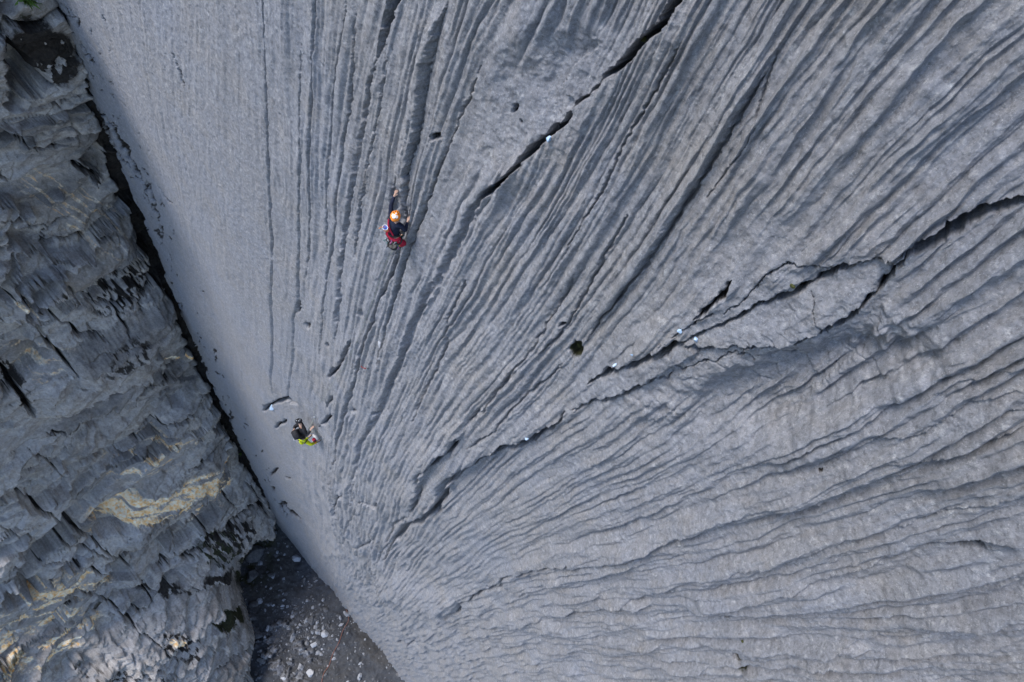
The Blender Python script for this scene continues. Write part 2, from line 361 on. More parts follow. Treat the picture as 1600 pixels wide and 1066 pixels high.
# right-hand crack and flake
groove([(1640,280),(1590,298),(1540,312),(1500,332),(1470,355),(1440,370),(1420,380)], [6,7,9,12,14,12,6], 0.7, 1.0, .9, pw=2.2, wn=.3, ends=False)  # soil tint also paints shade over the crack's lit lower wall
step([(1660,275),(1590,296),(1540,310),(1500,330),(1470,352),(1425,378),(1380,385),(1300,405)], 0.12, 110, 1, .9, 3)
groove([(1420,380),(1395,384),(1355,392),(1330,402),(1318,405),(1290,420),(1270,430),(1250,445),(1225,452),(1200,460),(1170,478),(1150,490),(1120,500),(1085,518)], [3,1.6,2,6,6,3,6,6,3,2.5,3,2.5,3], 0.45, 1.0, 1.1, pw=2, moss=.6)
groove([(1420,382),(1402,405),(1385,430),(1360,455),(1335,480),(1305,495),(1285,505)], [5,4,4,5,4], 0.40, .8, 1.2, pw=1.8)
groove([(1085,515),(1070,520),(1055,528),(1040,538),(1020,545),(995,555),(975,565),(955,575),(940,582),(925,592)], [7,9,8,6,6,5,6,5,2], 0.50, 1.0, 1.3, pw=2, moss=.5)
groove([(1285,505),(1262,514),(1235,528),(1215,525),(1180,524),(1140,528),(1110,530),(1085,525)], [2,2.6,3,3.5,3,5,7], 0.40, .8, 1.4, pw=1.8)
groove([(1180,475),(1160,500),(1130,470),(1100,485),(1065,505)][2:], [2,1.8,2.5], 0.2, .8, 1.3)
groove([(1160,480),(1190,468),(1220,452),(1240,448)], [1.5,1.8], 0.1, .6, 1)
groove([(1320,395),(1290,405),(1255,395),(1235,398),(1210,412),(1190,435),(1165,462),(1140,475)], [1.5,2.5,3,1.5,1.4,1.4], 0.14, .6, 1.6)
groove([(1155,420),(1135,450),(1110,470),(1095,480)], [2,7,5,3], 0.25, .7, 1.2)
groove([(1278,440),(1282,465),(1290,490),(1298,500)], [1,1.5,1.2], 0.10, .5, 1.6)
groove([(1060,565),(1095,560),(1130,548),(1160,538),(1180,545),(1190,555)], [1.6,2,2,2], 0.14, .7, 1.6)
groove([(1058,570),(1050,585),(1035,578),(1010,590),(985,602),(965,610),(940,615),(920,625),(900,632)], [2,2,3,4,4,3,2], 0.22, .8, 1.4, pw=1.8)
groove([(1190,545),(1230,545),(1250,555)], [1,1.5], .1, .5, 1.6)
step([(1420,375),(1300,405),(1180,470),(1085,515),(1000,550),(925,590)], 0.08, 70, 1, 1.1, 3)
step([(1400,400),(1340,475),(1290,503),(1235,527),(1110,530),(1010,590),(900,635)], 0.15, 60, 1, 1.2, 3)
step([(1395,440),(1385,485),(1345,545),(1300,580),(1240,640),(1150,660)], -0.14, 80, 1, 1.4, 8)
# lower crack, ledges
groove([(890,637),(868,660),(850,668),(835,682),(815,688),(800,690),(780,698),(762,706),(750,716)], [2,4,5,6,6,3,2.5], 0.5, 1.0, 1.2, pw=2)
groove([(750,716),(735,722),(722,732),(705,745),(700,765),(690,785),(670,800),(650,808),(635,820),(622,840),(605,870)], [4,6,6,7,5,6,6,4,3], 0.32, .25, 1.3)
step([(900,635),(850,668),(800,690),(750,716),(722,732),(700,765),(670,800),(640,815)], 0.18, 60, 1, 1.2, 3)
groove([(728,668),(718,685),(705,695),(695,705),(683,712)], [2,5,4,3,3], 0.45, .95, 1.4, pw=1.8)
groove([(683,712),(670,725),(668,750),(660,775),(645,800),(620,815),(605,850),(590,880)], [3,3,3,3,3], 0.18, .1, 1.4)
step([(745,655),(718,685),(683,712),(668,750),(650,790)], 0.18, 45, 1, 1.2, 3)
groove([(555,526),(545,545),(535,560),(528,575),(520,582),(512,592)], [2.5,4,3,4,2], 0.45, .9, 1.2, pw=1.8)
groove([(596,780),(592,790),(585,785),(572,780),(562,785)], [2.5,2.5,2], .3, .6, 1.2)
groove([(560,790),(552,810),(545,830),(540,850)], [1.8,1.8], .15, .3, 1.3)
groove([(535,770),(525,790),(528,805)], [3,3], .3, .7, 1.5)
groove([(465,635),(450,625),(436,627),(422,634),(414,640)], [1.5,3.5,3.5,5], .45, .8, 1.0, pw=1.8)
groove([(447,655),(444,660),(438,663),(433,667)], [2.5,3.5], .35, .8, 1)
groove([(520,648),(510,655),(505,662),(498,668)], [3,4,4], .4, .8, 1, pw=1.6)
groove([(518,560+60),(508,640)], [2,2], .2, .4, 1)
groove([(552,850),(575,848),(590,840)], [1.5,1.5], .15, .4, 1.5)
groove([(600,930),(625,924),(650,938),(690,952),(712,955)], [2,3.5,2.5,3.5], .45, .5, 1.3)
step([(590,935),(625,922),(655,938),(712,956)], .35, 40, -1, 1.2, 2)
groove([(712,956),(722,940),(750,925),(780,915)], [3.5,3,2], .3, .4, 1.4)
groove([(760,915),(787,915),(786,900),(800,892),(850,880),(900,868)], [2,3,3,2.5,2], .22, .2, 1)
step([(787,905),(850,880),(910,868),(965,860),(1040,830),(1120,800),(1200,762)], .09, 40, -1, .8, 3)
groove([(620,1000),(650,1000),(660,1012)], [1.5,2.5], .3, .4, 1)
# curtain lips at the lower right: sharp crest, drop below
for pts, hi, fd in [
  ([(1640,600),(1600,622),(1540,652),(1476,674),(1410,700),(1345,727),(1292,757),(1240,760),(1205,764)], .26, 60),
  ([(1640,780),(1600,801),(1530,806),(1450,818),(1400,838),(1340,860),(1270,880),(1180,905),(1100,925),(1020,948)], .17, 40),
  ([(1640,965),(1600,976),(1540,988),(1463,993),(1370,1003),(1275,1011),(1180,1014),(1100,1021),(1000,1030)], .13, 30),
  ([(1640,910),(1600,928),(1530,938),(1450,950),(1380,960),(1300,985),(1200,1003),(1100,1003)], .13, 30),
  ([(1640,470),(1600,490),(1540,520),(1480,555),(1420,590),(1380,615),(1340,640),(1300,655),(1230,690),(1160,715)], .20, 45),
  ([(1620,590),(1560,600),(1500,640),(1430,680),(1370,690)], .12, 35),
  ([(1620,560),(1570,575),(1520,590),(1440,640),(1380,650),(1320,680),(1250,720)], .14, 35),
  ([(1640,715),(1600,730),(1540,750),(1480,765),(1420,790),(1330,810),(1250,840),(1170,855),(1100,890)], .14, 35),
  ([(1640,860),(1560,868),(1480,875),(1400,895),(1300,920),(1200,930),(1120,955)], .10, 28),
  ([(1640,1035),(1560,1040),(1480,1035),(1400,1050),(1300,1045),(1200,1055)], .10, 26),
  ([(1640,505),(1600,530),(1560,545),(1500,560),(1450,590)], .10, 25),
  ([(1100,880),(1040,900),(980,925),(900,945),(850,960),(760,985)], .13, 26),
  ([(1120,800),(1060,820),(1010,845),(960,862)], .12, 26)]:
    step(pts, hi*.7, fd, 1, .6, 2.5, trough=.35)
# pockets
pit(904,543,11,15,20,.22,.0,1.6); pit(884,499,6,4,-40,.18,.9); pit(688,209,8,7,0,.22,.7); pit(803,170,5,9,20,.18,.8); pit(815,188,3,4,0,.1,.8)
pit(462,482,4,12,10,.35,.9); pit(477,512,4,6,0,.15,.6); pit(568,488,5,8,20,.12,.2); pit(511,540,3,5,10,.15,.5); pit(556,640,4,5,0,.15,.5)
pit(1512,817,30,7,2,.30,1.0); pit(1160,1003,9,5,20,.18,.7,.7); pit(1163,1022,12,8,30,.25,.5,.9); pit(1141,945,6,4,-30,.12,.9)
pit(1291,703,4,2,0,.08,.9); pit(590,643,4,6,0,.2,.5); pit(430,735,6,3,-40,.3,.8); pit(428,760,4,4,0,.3,.8); pit(450,745,5,3,20,.2,.7)
pit(620,310,9,40,10,.22,.0)
# specks along the corner
rnd = random.Random(5)
for i in range(120):
    yy = rnd.uniform(0, 760); xc = np.interp(yy, [0,190,400,545,690,790], [80,150,240,300,370,420])
    xx = xc+abs(rnd.gauss(0, 1))*(34 if yy < 400 else 20)+6; ln = rnd.uniform(2, 9)**1.3*(1-yy/1400); a = math.radians(rnd.gauss(64, 12))
    groove([(xx,yy),(xx+ln*math.cos(a)*.6+rnd.uniform(-1,1),yy+ln*.5*math.sin(a)),(xx+ln*math.cos(a),yy+ln*math.sin(a))], rnd.uniform(.8,2.2), .05, .7, 1.3)
for i in range(60):
    yy = rnd.uniform(0, 900); xx = rnd.uniform(430, 900); ln = rnd.uniform(2, 5)
    groove([(xx,yy),(xx-1,yy+ln)], rnd.uniform(.9,1.5), .03, .5, .6)
groove([(132,62),(138,78),(148,92)], [2,3.5,2], .15, .8, 1); groove([(92,-10),(84,10),(90,35),(105,55),(112,75)], [5,3,6,8,3], .3, 1, 1.4, moss=.5)
groove([(250,292),(258,308),(272,318)], [1.6,2], .08, .7, 1); groove([(279,80),(290,105),(299,130)], [1,2], .05, .6, 1)
# torn double seam beside the corner
groove([(150,165),(172,195),(190,225),(205,255),(218,280),(230,300)], [2,4,6,5,3], .25, 1, 1.5, moss=.4)
groove([(155,180),(170,210),(180,235),(200,265)], [1.5,2.5,2], .2, .9, 1.4)
groove([(228,280),(238,310),(242,335),(252,360),(247,385)], [2,3,3,3], .2, .9, 1.6)
groove([(300,530),(315,560),(325,590)], [2,4,2], .3, .9, 1.6); groove([(440,780),(455,800),(470,812)], [3,6,3], .4, .9, 1.6); groove([(430,775),(450,805)], [2,2], .3, .9, 1.5)
# seam in the corner itself
dc = U-corner_u(V)
wob = 0.75+0.6*fbm(U*0+1.7, V*0.30, 140, 5, .65)
seam = 1-sstep(0.1, 1.0, (dc-0.35*np.clip(V/36, .3, 1.2)-0.45*fbm(U*1.2, V*.7, 142, 4, .6))/np.maximum(wob*np.clip(V/36, .38, 1.2), .12))
HG -= 0.55*seam; tint[..., 0] = np.maximum(tint[..., 0], 1.0*sstep(.15, .6, seam)); tint[..., 2] = np.maximum(tint[..., 2], .8*sstep(.2, .8, seam)*sstep(0, .4, fbm(U*.8, V*.5, 145, 3)))

# lean the crests over so they undercut on the far side
lean = HG*0.0
lean = (0.12+0.0*right)*np.clip(HG, -0.4, 0.8)
lean = lean*(1-.8*smooth)
def build_grid(name, P, okm, tint_, mat, kind='structure', tone_=None):
    ny, nx = okm.shape
    idx = np.full((ny, nx), -1, np.int32)
    q = okm[:-1, :-1] & okm[1:, :-1] & okm[:-1, 1:] & okm[1:, 1:]
    use = np.zeros_like(okm); use[:-1, :-1] |= q; use[1:, :-1] |= q; use[:-1, 1:] |= q; use[1:, 1:] |= q
    idx[use] = np.arange(use.sum())
    co = (P[use]@MW.T+np.array([0, 0, ALT])).astype(np.float32)
    a = idx[:-1, :-1][q]; b = idx[1:, :-1][q]; c = idx[1:, 1:][q]; d = idx[:-1, 1:][q]
    f = np.stack([a, b, c, d], 1).astype(np.int32)
    me = bpy.data.meshes.new(name); me.vertices.add(len(co)); me.vertices.foreach_set('co', co.ravel())
    me.loops.add(f.size); me.loops.foreach_set('vertex_index', f.ravel())
    me.polygons.add(len(f)); me.polygons.foreach_set('loop_start', np.arange(0, f.size, 4, dtype=np.int32))
    me.update(calc_edges=True)
    me.polygons.foreach_set('use_smooth', np.ones(len(f), bool))
    at = me.attributes.new('tint', 'FLOAT_COLOR', 'POINT')
    tc = np.ones((len(co), 4), np.float32); tc[:, :3] = tint_[use][:, :3]
    at.data.foreach_set('color', tc.ravel())
    a2 = me.attributes.new('tone', 'FLOAT', 'POINT'); a2.data.foreach_set('value', (tone_[use] if tone_ is not None else np.full(len(co), .5)).astype(np.float32))
    me.materials.append(mat)
    ob = bpy.data.objects.new(name, me); col.objects.link(ob)
    if kind: ob['kind'] = kind
    return ob
P = (np.stack([rx, ry, np.full_like(rx, FPX)], -1)*k[..., None])
P = P+N*HG[..., None]+H*lean[..., None]
build_grid('rock_face', P, ok, tint, M_SLAB)
SLABP = (P.astype(np.float32), ok.copy())
SLAB = (g, HG.copy(), lean.copy())
def slab_h(x, y):
    i = min(max(np.searchsorted(gy, y), 0), len(gy)-1); j = min(max(np.searchsorted(gx, x), 0), len(gx)-1); return float(HG[i, j])
def on_slab(x, y, nh=0.0):
    """camera-space point over photo pixel x, y, nh metres proud of the mean slab"""
    r = ray(x, y); return r*((-D+nh)/(N@r))

# ================================================================== SIDE WALL
gx2 = axis(-10, 470, 1.3, -700, 700); gy2 = axis(-12, 1085, 1.3, -900, 1500)
g = Grid(gx2, gy2); X, Y = g.X, g.Y
rx, ry = (X-CX), (Y-CY)
du = H[0]*rx+H[1]*ry+H[2]*FPX; ds = S[0]*rx+S[1]*ry+S[2]*FPX; dn = N[0]*rx+N[1]*ry+N[2]*FPX; dg = G[0]*rx+G[1]*ry+G[2]*FPX
def side_u(s, nn):
    fl = np.interp(nn, [-5, 0, 3.5, 7.5, 10, 14, 40], [0, 0, 2.0, 4.2, 10.5, 14.0, 15.0])
    return corner_u(s)+fl*sstep(62, 84, s)+0.10*np.clip(nn, 0, 40)*0.0
K = np.zeros_like(X); found = np.zeros(X.shape, bool); kp = np.full(X.shape, 0.004)
fprev = kp*du-side_u(kp*ds, kp*dn+D)
for kk in np.linspace(0.006, 0.135, 150):
    f_ = kk*du-side_u(kk*ds, kk*dn+D)
    hit = (~found) & (f_ <= 0) & (fprev > 0)
    t_ = fprev/np.where(np.abs(fprev-f_) < 1e-9, 1, fprev-f_)
    K = np.where(hit, kp+(kk-kp)*t_, K); found |= hit; fprev = f_; kp = np.full(X.shape, kk)
V = (K*ds).astype(np.float32); NN = (K*dn+D).astype(np.float32); A = K*dg; SZ = K*FPX; U = K*du
ok = found & (NN > -1.4) & (A < ALT+3) & (V > -12) & (NN < 0.42*V-1.2+1.2*fbm(V*.3, V*0, 77, 3))
pxm = SZ/FPX
# strata run outward (n) and slightly down: p along strata, q across
pa = NN*0.93+V*0.22; qa = V*0.96-NN*0.30
wp = fbm(pa*.15, qa*.3, 200, 4); wq = fbm(pa*.15+7, qa*.3, 204, 4)
f1, e1, r1 = cells(pa*0.10+.5*wp, qa*0.16+.6*wq, 21)
f2, e2, r2 = cells(pa*0.28+.5*wp, qa*0.60+.5*wq, 22)
f3, e3, r3 = cells(pa*0.9+.5*wp, qa*1.9+.6*wq, 23)
low = sstep(58, 72, V)*1.0
frag = np.clip(sstep(-.1, .5, fbm(pa*.09, qa*.14, 215, 3))+low*.9, 0, 1)
f4, e4, r4 = cells(pa*1.6+1.0*wp, qa*4.5+1.2*wq, 24)
HG = 2.0*f1*sstep(0,.05,e1)+(0.40+.30*frag)*f2*sstep(0,.06,e2)+0.7*fbm(pa*.06, qa*.12, 210, 3)
HG += (frag*1.0+.05)*(0.30*f3*sstep(0,.08,e3)+0.12*f4*sstep(0,.12,e4))
lay = perlin(pa*.16+.8*wp, qa*1.5+.5*wq, 231); lay2 = perlin(pa*.35+.8*wp, qa*3.6+.5*wq, 233)
sp_ = sstep(-.2, .4, fbm(pa*.08+3, qa*.10, 235, 3))
HG += (.02+.14*low+.08*sp_)*np.sqrt(np.abs(lay)+.003)+(.01+.06*low+.035*sp_)*np.sqrt(np.abs(lay2)+.003)
cross = np.abs(perlin(pa*.55+.6*wq, qa*.12, 237)); HG -= .12*np.exp(-cross/.02)*(.3*sp_+.7*low)
HG += 0.09*(1-np.abs(perlin(pa*.25+wp, qa*1.2, 220))*2)+0.05*fbm(pa*1.2, qa*2.2, 222, 5, .6)
HG -= 0.30*np.exp(-e2/.03)*sstep(.35, .7, r2)+0.18*np.exp(-e3/.05)*frag*sstep(.3, .6, r3)
tint = np.zeros(U.shape+(3,), np.float32)
jx = 3.4*fbm(X/20, Y/20, 301, 4, .6); jy = 3.4*fbm(X/20, Y/20, 311, 4, .6)
tint[..., 0] = 0.55*np.exp(-e2/.02)*sstep(.5, .8, r2)+.5*np.exp(-e3/.05)*frag*sstep(.5, .8, r3)
Wl = [([(190,0+130),(120,120),(60,140)], [1.5,2], .3), ([(0,420),(50,400),(95,380),(140,365)], [2,3,2], .5), ([(0,820),(60,835),(120,850),(175,858)], [2,3,2], .5),
 ([(0,500),(30,490),(60,470),(110,440),(135,425),(160,415),(195,402),(225,396)], [3,3,5,4,3], .9),
 ([(268,470),(240,490),(205,515),(170,540),(150,560),(125,575),(105,590)], [4,3,6,3,4], .8),
 ([(-10,510),(20,500),(60,470)], [3,3], .6), ([(45,498),(62,515),(80,535),(104,562)], [3,4,3], .7),
 ([(0,575),(15,590),(30,612),(46,638)], [4,6,3], .9), ([(0,262),(12,285),(28,310)], [2,4,1], .5),
 ([(-10,750),(30,775),(60,790),(95,810),(130,830),(165,850),(200,878)], [3,4,3,4,3], .7),
 ([(150,213),(128,225),(118,245),(125,265),(150,285),(175,292)], [3,4,3,2,3], .6),
 ([(0,350),(40,352),(62,356)], [2,2], .4), ([(365,705),(345,730),(315,755),(285,775),(250,800),(215,835),(180,860)], [2,4,3,4,4], .8),
 ([(0,450),(60,455),(95,430)], [2,2], .3), ([(190,350),(150,370),(140,365)], [1.5,1.5], .3), ([(95,430),(110,455),(90,470)], [3,3], .5),
 ([(270,480),(225,520),(170,560)], [2,3], .4), ([(380,745),(395,770),(405,790)], [3,3], .7), ([(120,340),(85,360),(70,395)], [2,2], .2),
 ([(180,860),(150,900),(120,920),(60,950)], [2,3,2], .4), ([(260,890),(215,905),(180,930),(130,960)], [2,3,2], .5),
 ([(115,905),(160,930),(210,975),(250,1000)], [2,3,2], .5),
 ([(150,130),(170,170),(150,213)], [1.5,2], .3), ([(0,200),(40,215),(90,205)], [1.5,1.5], .2), ([(20,380),(60,375),(100,350)], [1.5,2], .3),
 ([(75,480),(90,500),(120,515),(150,510)], [2,3,2], .5), ([(160,415),(175,440),(170,470),(180,500)], [2,3,3], .5), ([(200,402),(215,430),(208,470)], [2,3,2], .5),
 ([(235,410),(240,440),(262,455)], [2,2], .4), ([(115,445),(140,470),(165,470),(205,455),(240,440)], [2,2,3,2], .4),
 ([(270,560),(230,590),(180,615),(140,640),(100,650)], [1.5,3,2], .4), ([(330,600),(290,630),(240,650),(200,690)], [1.5,2.5,2], .4),
 ([(355,660),(310,690),(270,720)], [1.5,2], .3), ([(60,660),(100,650),(140,660)], [2,2], .3), ([(30,690),(70,715),(95,740)], [2,2], .3),
 ([(395,770),(350,790),(310,815),(270,850),(235,870)], [2,3,3,2], .5), ([(330,745),(350,770),(345,790)], [2,2], .4), ([(290,790),(310,815)], [2,2], .4),
 ([(250,835),(262,850),(285,845)], [2,2], .4), ([(215,905),(235,935),(215,950),(170,960)], [2,3,2], .5), ([(300,1000),(260,1030),(210,1045),(150,1066)], [2,3,3], .5),
 ([(340,990),(320,1020),(280,1050)], [2,3,2], .5), ([(385,1000),(350,1030),(320,1066)], [2,3], .5), ([(190,860),(150,880),(100,870),(50,880),(0,870)], [2,2,2], .4)]
for pts, w, dp in Wl: groove(pts, w, dp, .9, 1.5, pw=1.5)
for pts, hi, fd, sd_ in [
  ([(440,795),(420,800),(400,812),(370,826),(338,846),(330,868),(305,885),(270,893),(215,903),(180,925)], 1.0, 120, 1),
  ([(395,915),(367,930),(330,938),(310,960),(280,985),(250,1010),(200,1060)], .9, 90, 1),
  ([(225,396),(160,415),(110,440),(60,470),(0,500)], 1.0, 90, 1),
  ([(268,470),(205,515),(150,560),(105,590)], .9, 80, 1),
  ([(365,705),(315,755),(250,800),(190,855)], 1.0, 80, 1), ([(60,100),(40,120),(0,132)], -1.5, 150, 1),
  ([(148,213),(118,245),(150,285),(178,292)], -.7, 60, -1),
  ([(330,640),(250,690),(150,710)], .5, 60, 1), ([(240,545),(150,600),(60,640)], .5, 70, 1)]:
    step(pts, hi, fd, sd_, 1.6, 3.0)
def patch(cx, cy, ax, ay, ang, ch, amt, sc_=14, thr=-.15):
    a = math.radians(ang); dx = X+jx*1.5-cx; dy = Y+jy*1.5-cy
    q = np.hypot((dx*math.cos(a)+dy*math.sin(a))/ax, (-dx*math.sin(a)+dy*math.cos(a))/ay)
    p = (1-sstep(.5, 1.15, q))*sstep(thr, thr+.3, fbm(X/sc_, Y/sc_, 401, 4, .6)); tint[..., ch] = np.maximum(tint[..., ch], amt*p)
def streak(cx, cy, ax, ay, ang, amt, thr=.0):
    a = math.radians(ang); dx = X+jx*.5-cx; dy = Y+jy*.5-cy
    u_ = dx*math.cos(a)+dy*math.sin(a); v_ = -dx*math.sin(a)+dy*math.cos(a)
    p = (1-sstep(.35, 1.1, np.hypot(u_/ax, v_/ay)))*sstep(thr, thr+.25, fbm(u_/60, v_/7, 411, 4, .6)); tint[..., 1] = np.maximum(tint[..., 1], amt*p)
streak(290,735,105,14,-27,1.0,-.12); streak(245,765,125,22,-22,1.0,-.02); streak(310,775,70,12,-38,.9,-.0); streak(200,780,90,24,-17,.95,-.2); streak(330,760,60,14,-38,.8,-.1); streak(345,690,40,10,-35,.7,0)
streak(85,912,110,13,-12,.8,-.2); streak(60,975,90,26,-28,.9,-.2); streak(270,552,50,6,-8,.7,-.1); streak(110,890,60,14,-25,.6,0); streak(15,1040,50,40,-40,.8,-.1); streak(265,985,18,10,0,.9,-.5)
streak(100,1010,100,20,-35,.9,-.15); streak(170,805,70,14,-20,.8,-.1); streak(230,700,120,40,-28,.55,.1); streak(60,930,110,40,-20,.6,.05); streak(120,330,140,60,30,.42,.1); streak(60,560,90,40,-20,.42,.1); streak(20,455,30,14,30,.5,0)
patch(320,825,42,26,-30,2,1.0,9); patch(340,810,50,20,-30,0,.8,8); patch(350,955,34,28,0,2,1.1,30,-.8); patch(360,850,50,20,-30,2,.9,20,-.4)
patch(30,50,75,60,30,0,1.1,30,-.7); patch(10,30,50,60,0,2,.6,18); patch(255,905,60,18,-10,0,.9,14,-.4); patch(330,870,60,20,-30,0,.9,16,-.3)
patch(190,450,80,24,-28,0,.8,10,-.05); patch(170,520,60,14,-38,0,.7,9); patch(20,600,22,40,-20,0,.8,12,-.1); patch(275,1000,60,30,30,0,.8,9,0); patch(200,1060,100,30,0,0,.6,10,.05); patch(390,870,30,60,20,2,.8,20,-.3)
dc = NN
wob = 0.5+0.45*fbm(V*.3, V*0+3, 350, 4)
seam = 1-sstep(.1, 1, (NN+.25*fbm(NN*.8, V*.8, 352, 3))/np.maximum(wob*np.clip(V/36, .45, 1), .15)); HG -= .6*seam*np.clip(V/36, .4, 1)
tint[..., 0] = np.maximum(tint[..., 0], sstep(.2, .6, seam))
P = (np.stack([rx, ry, np.full_like(rx, FPX)], -1)*K[..., None])+H*HG[..., None]
P = P+N*(.05*fbm(HG*1.3+V*.15, V*.5, 260, 4, .6))[..., None]+S*(.05*fbm(HG*1.3+5, NN*.5+V*.2, 264, 4, .6))[..., None]
tone = np.clip(.52+.6*(r3-.5)*frag+.7*(r2-.5)+.35*(r4-.5)*frag+.35*fbm(pa*.15, qa*.5, 241, 4), 0, 1)
build_grid('side_wall', P, ok, tint, M_SIDE, tone_=tone)
SIDE = (P, ok)

# ================================================================== GROUND
def ground_material():
    m, t, b = mat_new('scree')
    tc = t.nodes.new('ShaderNodeTexCoord'); v = tc.outputs['Object']
    big = noise(t, v, .12, 4, .6); mid = noise(t, v, .9, 6, .7); fin = noise(t, v, 5, 8, .8)
    c = ramp(t, mid, [(.3, (.035, .037, .042)), (.7, (.085, .090, .10))])
    at = t.nodes.new('ShaderNodeAttribute'); at.attribute_name = 'tint'
    sp = t.nodes.new('ShaderNodeSeparateColor'); t.links.new(at.outputs['Color'], sp.inputs[0])
    c = mixc(t, sp.outputs[0], c, ramp(t, mid, [(.3, (.030, .026, .020)), (.7, (.085, .075, .060))]))
    c = mixc(t, sp.outputs[2], c, ramp(t, fin, [(.35, (.010, .011, .006)), (.7, (.060, .062, .022))]))
    c = mixc(t, sp.outputs[1], c, ramp(t, fin, [(.35, (.09, .095, .11)), (.6, (.27, .275, .29))]))
    c = mixc(t, ramp(t, fin, [(.60, 0.), (.72, .7)]), c, (.28, .29, .31))
    c = mixc(t, ramp(t, fin, [(.28, .6), (.42, 0.)]), c, (.012, .012, .012))
    t.links.new(c, b.inputs['Base Color']); b.inputs['Roughness'].default_value = .9
    bump(t, b, fin, 1.0, .12); return m
M_GROUND = ground_material()
# metric grid on the horizontal plane at altitude ALT; world x, y
def gpt(x, y):
    r = ray(x, y); p = r*(ALT/(G@r)); w = MW@p; return w[0], w[1]
ax_ = axis(-34, 18, .09, -420, 400, 1.15); ay_ = axis(-4, 52, .09, -420, 400, 1.15)
cs = [gpt(*p) for p in [(400,790),(635,1066),(370,1066),(500,895)]]
my = min(c[1] for c in cs)-4
# orient y range to the visible part
xs_ = [c[0] for c in cs]; ys_ = [c[1] for c in cs]
ax_ = axis(min(xs_)-12, max(xs_)+8, .10, -420, 400, 1.15); ay_ = axis(min(ys_)-4, max(ys_)+8, .10, -420, 400, 1.15)
GXm, GYm = np.meshgrid(ax_, ay_)
nrm = np.hypot(GXm-cs[0][0], GYm-cs[0][1])
gh = (1.0*fbm(GXm*.06, GYm*.06, 500, 3)+.25*fbm(GXm*.4, GYm*.4, 505, 4)+.07*fbm(GXm*2, GYm*2, 509, 3))
# photo pixel of each ground vertex (flat) to place soil and outcrop zones
cw = np.stack([GXm, GYm, np.full_like(GXm, -ALT)], -1)@MW
PX = CX+FPX*cw[..., 0]/np.maximum(cw[..., 2], 1); PY = CY+FPX*cw[..., 1]/np.maximum(cw[..., 2], 1)
tg = np.zeros(GXm.shape+(3,), np.float32)
def ell(cx, cy, ax, ay, ang, sf=.4):
    a = math.radians(ang); dx = PX-cx+6*fbm(GXm*.5, GYm*.5, 520, 4, .6); dy = PY-cy+6*fbm(GXm*.5+9, GYm*.5, 523, 4, .6)
    q = np.hypot((dx*math.cos(a)+dy*math.sin(a))/ax, (-dx*math.sin(a)+dy*math.cos(a))/ay); return 1-sstep(1-sf, 1+sf, q)
tg[..., 0] = .6*np.clip(ell(430,900,34,75,15)+ell(500,1060,60,30,0)*.4+ell(575,1000,14,60,-38)*.7, 0, 1)
tg[..., 2] = np.clip(ell(405,835,26,26,0)+ell(385,905,12,24,0)+ell(410,880,18,40,0)*.5, 0, 1)*sstep(-.3, .2, fbm(GXm*.6, GYm*.6, 530, 3))
oc = np.clip(ell(398,985,66,8,54,.6)+ell(450,1040,70,9,50,.6)+ell(440,975,26,6,-15,.6)+ell(470,1010,30,10,60,.6)+ell(420,1030,60,6,50), 0, 1)
ff, ee, rr = cells(GXm*.9, GYm*.9, 41)
ocn = oc*sstep(-.25, .1, fbm(GXm*.9, GYm*.9, 540, 4, .6))
gh = gh+ocn*(.55+.6*ff-.3*np.exp(-ee/.06)); tg[..., 1] = ocn
ff2, ee2, rr2 = cells(GXm*2.4, GYm*2.4, 43)
gh = gh+.16*np.clip(.45-ee2*0-0, 0, 1)*(ff2)*sstep(.4, .8, rr2)
Pg = cw.copy()
Pg = Pg-G*gh[..., None]
build_grid('ground', Pg, np.ones(GXm.shape, bool), tg, M_GROUND)
def ground_h(wx, wy):
    i = min(np.searchsorted(ay_, wy), len(ay_)-1); j = min(np.searchsorted(ax_, wx), len(ax_)-1); return float(gh[i, j])

# ================================================================== OBJECTS
def surf(px, py, tab, rad=2.2):
    """camera-space point of the nearest visible displaced surface under photo pixel"""
    Pt, okm = tab
    x = CX+FPX*Pt[..., 0]/np.maximum(Pt[..., 2], .1); y = CY+FPX*Pt[..., 1]/np.maximum(Pt[..., 2], .1)
    m = okm & (np.abs(x-px) < rad) & (np.abs(y-py) < rad)
    if not m.any(): return surf(px, py, tab, rad*2)
    q = Pt[m]; return q[np.argmin(np.hypot(x[m]-px, y[m]-py)+(q[:, 2]-q[:, 2].min())*FPX/q[:, 2].min()*.03)].astype(float)
def simple(name, colr, rough=.7, var=0.25, scale=20, bumpd=0.0, spec=.3, metal=0):
    m, t, b = mat_new(name); tc = t.nodes.new('ShaderNodeTexCoord')
    n = noise(t, tc.outputs['Object'], scale, 4, .6)
    c = ramp(t, n, [(.3, tuple(x*(1-var) for x in colr)), (.7, tuple(min(1, x*(1+var)) for x in colr))])
    t.links.new(c, b.inputs['Base Color']); b.inputs['Roughness'].default_value = rough; b.inputs['Specular IOR Level'].default_value = spec; b.inputs['Metallic'].default_value = metal
    if bumpd: bump(t, b, n, .7, bumpd)
    return m
def link(name, me, parent=None, mat=None):
    ob = bpy.data.objects.new(name, me); col.objects.link(ob)
    if mat and not me.materials: me.materials.append(mat)
    if parent: ob.parent = parent
    return ob
def tag(o, label, cat, group=None, kind=None):
    o['label'] = label
    if cat: o['category'] = cat
    if group: o['group'] = group
    if kind: o['kind'] = kind
    return o
